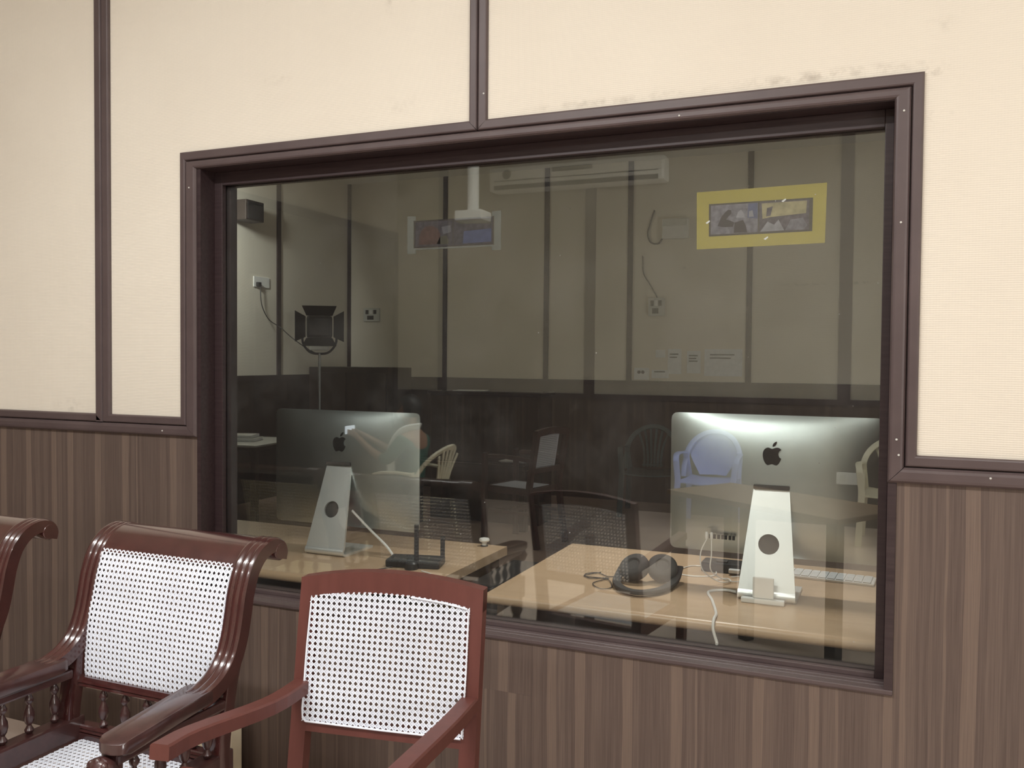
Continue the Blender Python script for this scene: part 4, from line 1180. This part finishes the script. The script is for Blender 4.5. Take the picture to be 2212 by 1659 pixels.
# assumed tube fittings, out of view, around the ceiling lights
for i, (x, y, e) in enumerate(ASSUMED_CEIL_TUBES):
    nm = ('right', 'middle', 'left', 'rear')[i]
    t = thing('assumed_tube_light', 'assumed fluorescent ceiling tube fitting, the %s one above the chairs' % nm, 'lamp', (x, y, 3.52))
    MB().box(-.64, .64, -.05, .05, .035, .0795, .004).build('housing', 'white', t)
    MB().tube([(-.60, 0, .020), (.60, 0, .020)], .013, 10).build('tube', 'tube', t, True)
t = thing('assumed_wall_tube_light', 'assumed fluorescent tube fitting high on the rear wall at the right', 'lamp', (2.2, YB, 2.55))  # unseen fitting assumed for the rear wall tube
MB().box(-.64, .64, 0.0, .045, -.035, .035, .004).build('housing', 'white', t)
MB().tube([(-.60, .07, 0), (.60, .07, 0)], .013, 10).build('tube', 'tube', t, True)
MB().box(-.615, -.600, .045, .085, -.015, .015).build('holder', 'white', t); MB().box(.600, .615, .045, .085, -.015, .015).build('holder', 'white', t)

# seated person, mirrored behind the left computer (faces -x)
def skin_body(name, joints, links, mat, parent, root=0, sub=1):
    me = bpy.data.meshes.new(name)
    me.from_pydata([j[0] for j in joints], links, [])
    me.materials.append(M[mat])
    o = bpy.data.objects.new(name, me); COL.objects.link(o); o.parent = parent
    sk = o.modifiers.new('skin', 'SKIN')
    if not me.skin_vertices: 
        bpy.context.view_layer.objects.active = o
    lay = me.skin_vertices[0].data
    for i, j in enumerate(joints):
        r = j[1]; lay[i].radius = (r, r) if isinstance(r, (int, float)) else r
        lay[i].use_root = (i == root)
    s_ = o.modifiers.new('sub', 'SUBSURF'); s_.levels = sub; s_.render_levels = sub
    sk.use_smooth_shade = True
    return o
def seated_person():
    t = thing('person', 'person in dark green top seated with a lit phone, mirrored in the pane', 'person', (-3.42, .182 - 3.40, 0), R(-90))
    t.scale = (.88, .88, .88); t.location.z = .055
    # local frame: person faces -y, x to the side
    J = [((0, .06, .50), (.13, .11)), ((0, .09, .66), (.125, .10)), ((0, .11, .82), (.14, .105)), ((0, .11, .95), (.12, .085)), ((0, .095, 1.03), (.05, .05)),
         ((0, .07, 1.10), (.055, .06)), ((0, .055, 1.17), (.075, .092)), ((0, .055, 1.25), (.065, .078))]
    L = [(i, i + 1) for i in range(7)]
    def add(par, pts):
        for p, r in pts:
            J.append((p, r)); L.append((par, len(J) - 1)); par = len(J) - 1
        return par
    hands = []
    for sx in (-1, 1):
        h = add(3, [((sx * .17, .10, .94), .055), ((sx * .21, -.04, .76), .043), ((sx * .13, -.25, .84), .034), ((sx * .06, -.44, .95), .026), ((sx * .045, -.50, .975), (.030, .016))])
        hands.append(h)
        kn = add(0, [((sx * .10, -.02, .47), .095), ((sx * .13, -.40, .48), .066), ((sx * .13, -.44, .44), .058), ((sx * .13, -.41, .25), .052), ((sx * .13, -.40, .09), .036), ((sx * .13, -.45, .045), .038), ((sx * .13, -.56, .030), .030)])
    # five fingers per hand, curled around the phone edge
    for h, sx in zip(hands, (-1, 1)):
        b = Vector(J[h][0])
        for f in range(4):
            ln = (.028, .033, .031, .024)[f]
            p0 = b + Vector((-sx * .004, -.022 - .002 * f, .018 - .013 * f))
            add(h, [(tuple(p0), .0085), (tuple(p0 + Vector((-sx * .006, -ln, .004))), .008), (tuple(p0 + Vector((-sx * .022, -ln - .012, .004))), .007)])
        th0 = b + Vector((-sx * .016, .012, .016))
        add(h, [(tuple(th0), .010), (tuple(th0 + Vector((-sx * .014, -.020, .016))), .008)])
    body = skin_body('body', J, L, 'skin', t, 0, 2)
    # face
    face = MB()
    face.lathe([(.002, -.03), (.014, -.022), (.011, .0), (.005, .016), (.001, .02)], 8, (0, -.045, 1.175)); face.build('nose', 'skin', t, True)
    eye = MB()
    for sx in (-1, 1): eye.lathe([(.001, -.007), (.008, -.004), (.010, 0), (.008, .004), (.001, .007)], 8, (sx * .028, -.030, 1.20))
    eye.build('eyes', 'black', t, True)
    MB().box(-.022, .022, -.040, -.028, 1.128, 1.137, .003).build('mouth', 'cloth_maroon', t)
    # hair cap
    bm = bmesh.new(); bmesh.ops.create_uvsphere(bm, u_segments=20, v_segments=14, radius=1.0)
    for v in bm.verts:
        c = v.co
        y = c.y * .105; z = c.z * .112
        if c.y < -.2 and c.z < .35: y = max(y, -.02)
        v.co = Vector((c.x * .092, .072 + y, 1.222 + z))
    MB().bm(bm).build('hair', 'hair', t, True)
    # clothing
    jt = [((0, .06, .47), (.165, .145)), ((0, .09, .66), (.145, .120)), ((0, .11, .82), (.158, .122)), ((0, .11, .945), (.135, .10))]
    lt = [(0, 1), (1, 2), (2, 3)]
    for sx in (-1, 1):
        n0 = len(jt); jt += [((sx * .175, .10, .935), .068), ((sx * .213, -.035, .765), .058), ((sx * .18, -.12, .79), .054)]
        lt += [(3, n0), (n0, n0 + 1), (n0 + 1, n0 + 2)]
    skin_body('tunic', jt, lt, 'cloth_green', t, 0, 2)
    jl = [((0, .05, .47), (.15, .10))]; ll = []
    for sx in (-1, 1):
        n0 = len(jl); jl += [((sx * .10, -.02, .475), .112), ((sx * .13, -.40, .485), .085), ((sx * .13, -.445, .44), .075), ((sx * .13, -.41, .22), .070), ((sx * .13, -.40, .12), .066)]
        ll += [(0, n0)] + [(n0 + i, n0 + i + 1) for i in range(4)]
    skin_body('trousers', jl, ll, 'cloth_maroon', t, 0, 2)
    sc_ = catmull([(-.16, -.02, .66), (-.15, -.03, .84), (-.13, .06, 1.01), (-.02, .16, 1.045), (.12, .08, 1.015), (.17, -.01, .90), (.16, -.02, .72)], 6)
    MB().sweep(sc_, rrect(.040, .012, .008, 2)).build('scarf', 'cloth_white', t, True)
    return t
person = seated_person()
t = thing('mobile_phone', 'lit mobile phone in the hands of the seated person', 'phone', (-3.42 - .485, .182 - 3.40, 0.932), R(-90))
MB().box(-.075, .075, -.005, .005, -.037, .037, .003).build('case', 'black', t)
MB().box(-.068, .068, .0051, .0062, -.032, .032).build('display', 'phone', t)
